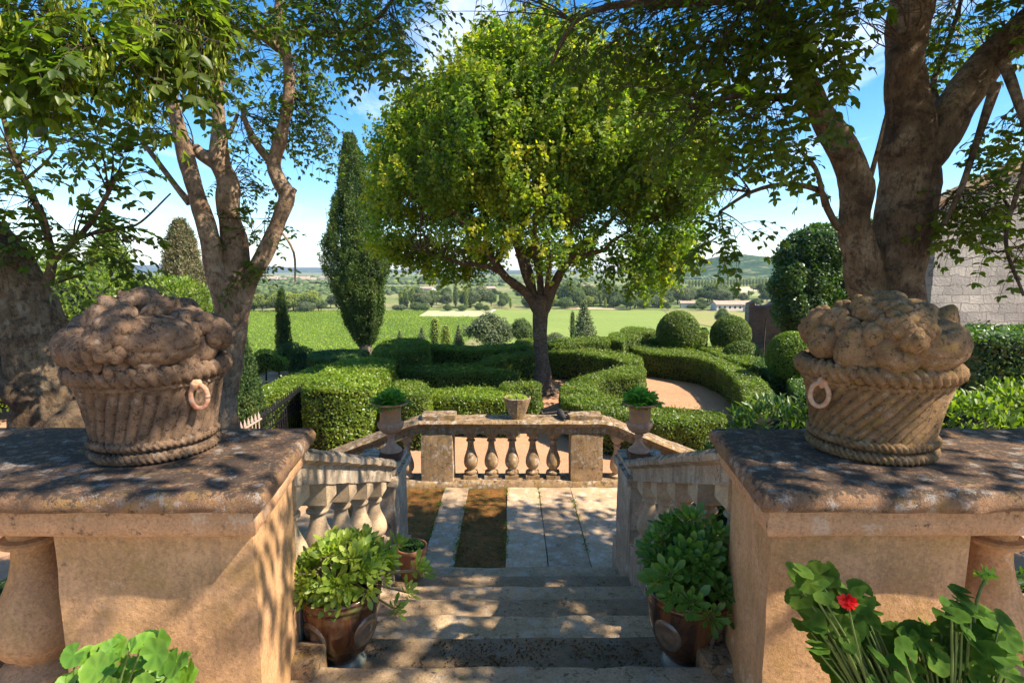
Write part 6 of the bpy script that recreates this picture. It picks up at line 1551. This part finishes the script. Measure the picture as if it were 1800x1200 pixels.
envA = np.array(env, float); q = np.column_stack([rng.uniform(1385, 1790, 900), rng.uniform(988, 1230, 900)]); d_, ins = pdist(q, envA); q = q[ins & (d_ > 9)]
sel = []
for c in q:
    if all((c[0] - s_[0]) ** 2 + (c[1] - s_[1]) ** 2 > 12 ** 2 for s_ in sel): sel.append(c)
sel = [c for c in sel if not (1480 < c[0] < 1530 and c[1] < 1035) and not (1545 < c[0] < 1640 and c[1] < 1090) and not (c[0] < 1470 and c[1] > 1150 + (c[0] - 1430) * .6)]
pts = [atY(x, y, 1.36 + rng.normal(0, .07)) for x, y in sel] + [atY(1410, 1010, 1.36), atY(1440, 1010, 1.34), atY(1690, 1040, 1.33), atY(1510, 1035, 1.40), atY(1765, 1095, 1.3)]
g = geranium('dark leafy geranium with one small red flower at the foot of the right pier', pts, (1.12, 1.28, .27), .060, 'ger', 2, .55)
gl_ = np.array(g.location); c = atY(1490, 1057, 1.22) - gl_
mb = MB(); leaves(mb, np.repeat(c[None], 70, 0) + rvec(70) * [.014, .009, .008], rvec(70), rvec(70) + [0, -.7, .4], .013, OV, .95); mb.build('flower', M['red'], g)
mb = MB(); tube(mb, [(*(c * [.6, .6, .3]), .003), (*(c * [.9, .9, .8]), .003), (*c, .002)], 5, n=6); mb.build('flower_stem', M['gstem'], g); mb = MB(); c2 = atY(1735, 1010, 1.34) - gl_
tube(mb, [(*(c2 * [.8, .9, .4]), .004), (*(c2 + [-.02, 0, -.09]), .004), (*c2, .0035)], 6, n=8); mb.build('bud_stem', M['gstem'], g)
mb = MB(); leaves(mb, np.repeat(c2[None], 26, 0) + rng.normal(size=(26, 3)) * .006, rvec(26) + [0, 0, .5], rvec(26), .026, OV, .35, 0, np.full(26, .9)); mb.build('bud_cluster', M['gerS'], g)

# fallen leaves and litter on steps and landing
n = 260; P = np.zeros((n, 3)); kk = rng.integers(0, 9, n)
for i in range(n):
    if kk[i] < 7: P[i] = (rng.uniform(-.85, .85), T0Y + kk[i] * TR - rng.uniform(.02, .38), -kk[i] * RS + .012)
    else: P[i] = (rng.uniform(-.85, 1.0), rng.uniform(4.7, 6.5), LZ + .012)
mb = MB(); leaves(mb, P, rvec(n) * [1, 1, .1], np.tile([0, 0, 1.0], (n, 1)) + rvec(n) * .25, rng.uniform(.012, .03, n), RH, .5)
M['litter'] = leaf_mat('dry_leaf', [(.16, .09, .03), (.30, .20, .06), (.18, .24, .05)], .1, .8); tag(mb.build('fallen_leaves', M['litter']), kind='stuff')
n = 500; mb = MB(); P = np.column_stack([rng.uniform(-6, 9, n), rng.uniform(7.5, 22, n), np.full(n, GZ + .012)]); leaves(mb, P, rvec(n) * [1, 1, .1], np.tile([0, 0, 1.0], (n, 1)) + rvec(n) * .3, rng.uniform(.03, .06, n), RH, .6); tag(mb.build('path_litter', M['litter']), kind='stuff')

# moss and small weeds creeping from the joints of the landing and the backs of the steps
E = []
for x in (-.83, -.53, -.06, .33, .72):
    n = 150; E.append(np.column_stack([x + rng.normal(0, .012, n), rng.uniform(ys + .15, 6.6, n), np.full(n, LZ + .004)]))
n = 260; E.append(np.column_stack([rng.uniform(-.9, .9, n), ys + .14 + np.abs(rng.normal(0, .02, n)), np.full(n, LZ + .004)]))
for k_ in range(1, 7):
    n = 70; x_ = np.where(rng.random(n) < .5, -1, 1) * rng.uniform(.55, .88, n); E.append(np.column_stack([x_, T0Y + (k_ - 1) * TR + np.abs(rng.normal(.02, .03, n)), np.full(n, -k_ * RS + .004)]))
E = np.vstack(E); E = E[fbm(E * 3.1, 3) > -.05]
mb = MB(); k_ = 4; P = np.repeat(E, k_, 0) + rng.normal(size=(len(E) * k_, 3)) * [.008, .008, 0]
leaves(mb, P, rvec(len(P)) + [0, 0, .8], rvec(len(P)), rng.uniform(.008, .022, len(P)), RH, .45)
tag(mb.build('joint_moss', M['box2']), kind='stuff')
# loose grit gathered on the second step and the earth strips
n = 2600; P = np.vstack([np.column_stack([rng.uniform(-.88, .88, n), T0Y + rng.uniform(.0, TR - .03, n), np.full(n, -RS + .006)]), np.column_stack([rng.uniform(-.56, -.02, n), rng.uniform(ys + .15, 6.6, n), np.full(n, LZ - .008)])])
P = P[fbm(P * 5, 3) > -.05]; tt4 = np.array([(1, 0, -.3), (-.5, .87, -.3), (-.5, -.87, -.3), (0, 0, .8)]) ; tf4 = np.array([(0, 1, 3), (1, 2, 3), (2, 0, 3)])
s4 = rng.uniform(.002, .007, len(P)); V = P[:, None] + tt4[None] * s4[:, None, None] * rng.uniform(.7, 1.3, (len(P), 4, 1))
mb = MB(); mb.add(V.reshape(-1, 3), (np.arange(len(P))[:, None, None] * 4 + tf4[None]).reshape(-1, 3)); tag(mb.build('grit', M['moss'], smooth=False), kind='stuff')

# gravel grains on the paths
n = 30000; P = np.column_stack([rng.uniform(-3, 7.5, n), 7.2 + 12 * rng.random(n) ** 1.4, np.full(n, GZ + .002)])
s4 = rng.uniform(.006, .02, len(P)); V = P[:, None] + tt4[None] * s4[:, None, None] * rng.uniform(.6, 1.4, (len(P), 4, 1))
mb = MB(); mb.add(V.reshape(-1, 3), (np.arange(len(P))[:, None, None] * 4 + tf4[None]).reshape(-1, 3)); M['grains'] = plain('gravel_grains', (.52, .34, .22), 1, b2=(.28, .17, .11), sc=60); tag(mb.build('gravel', M['grains'], smooth=False), kind='stuff')
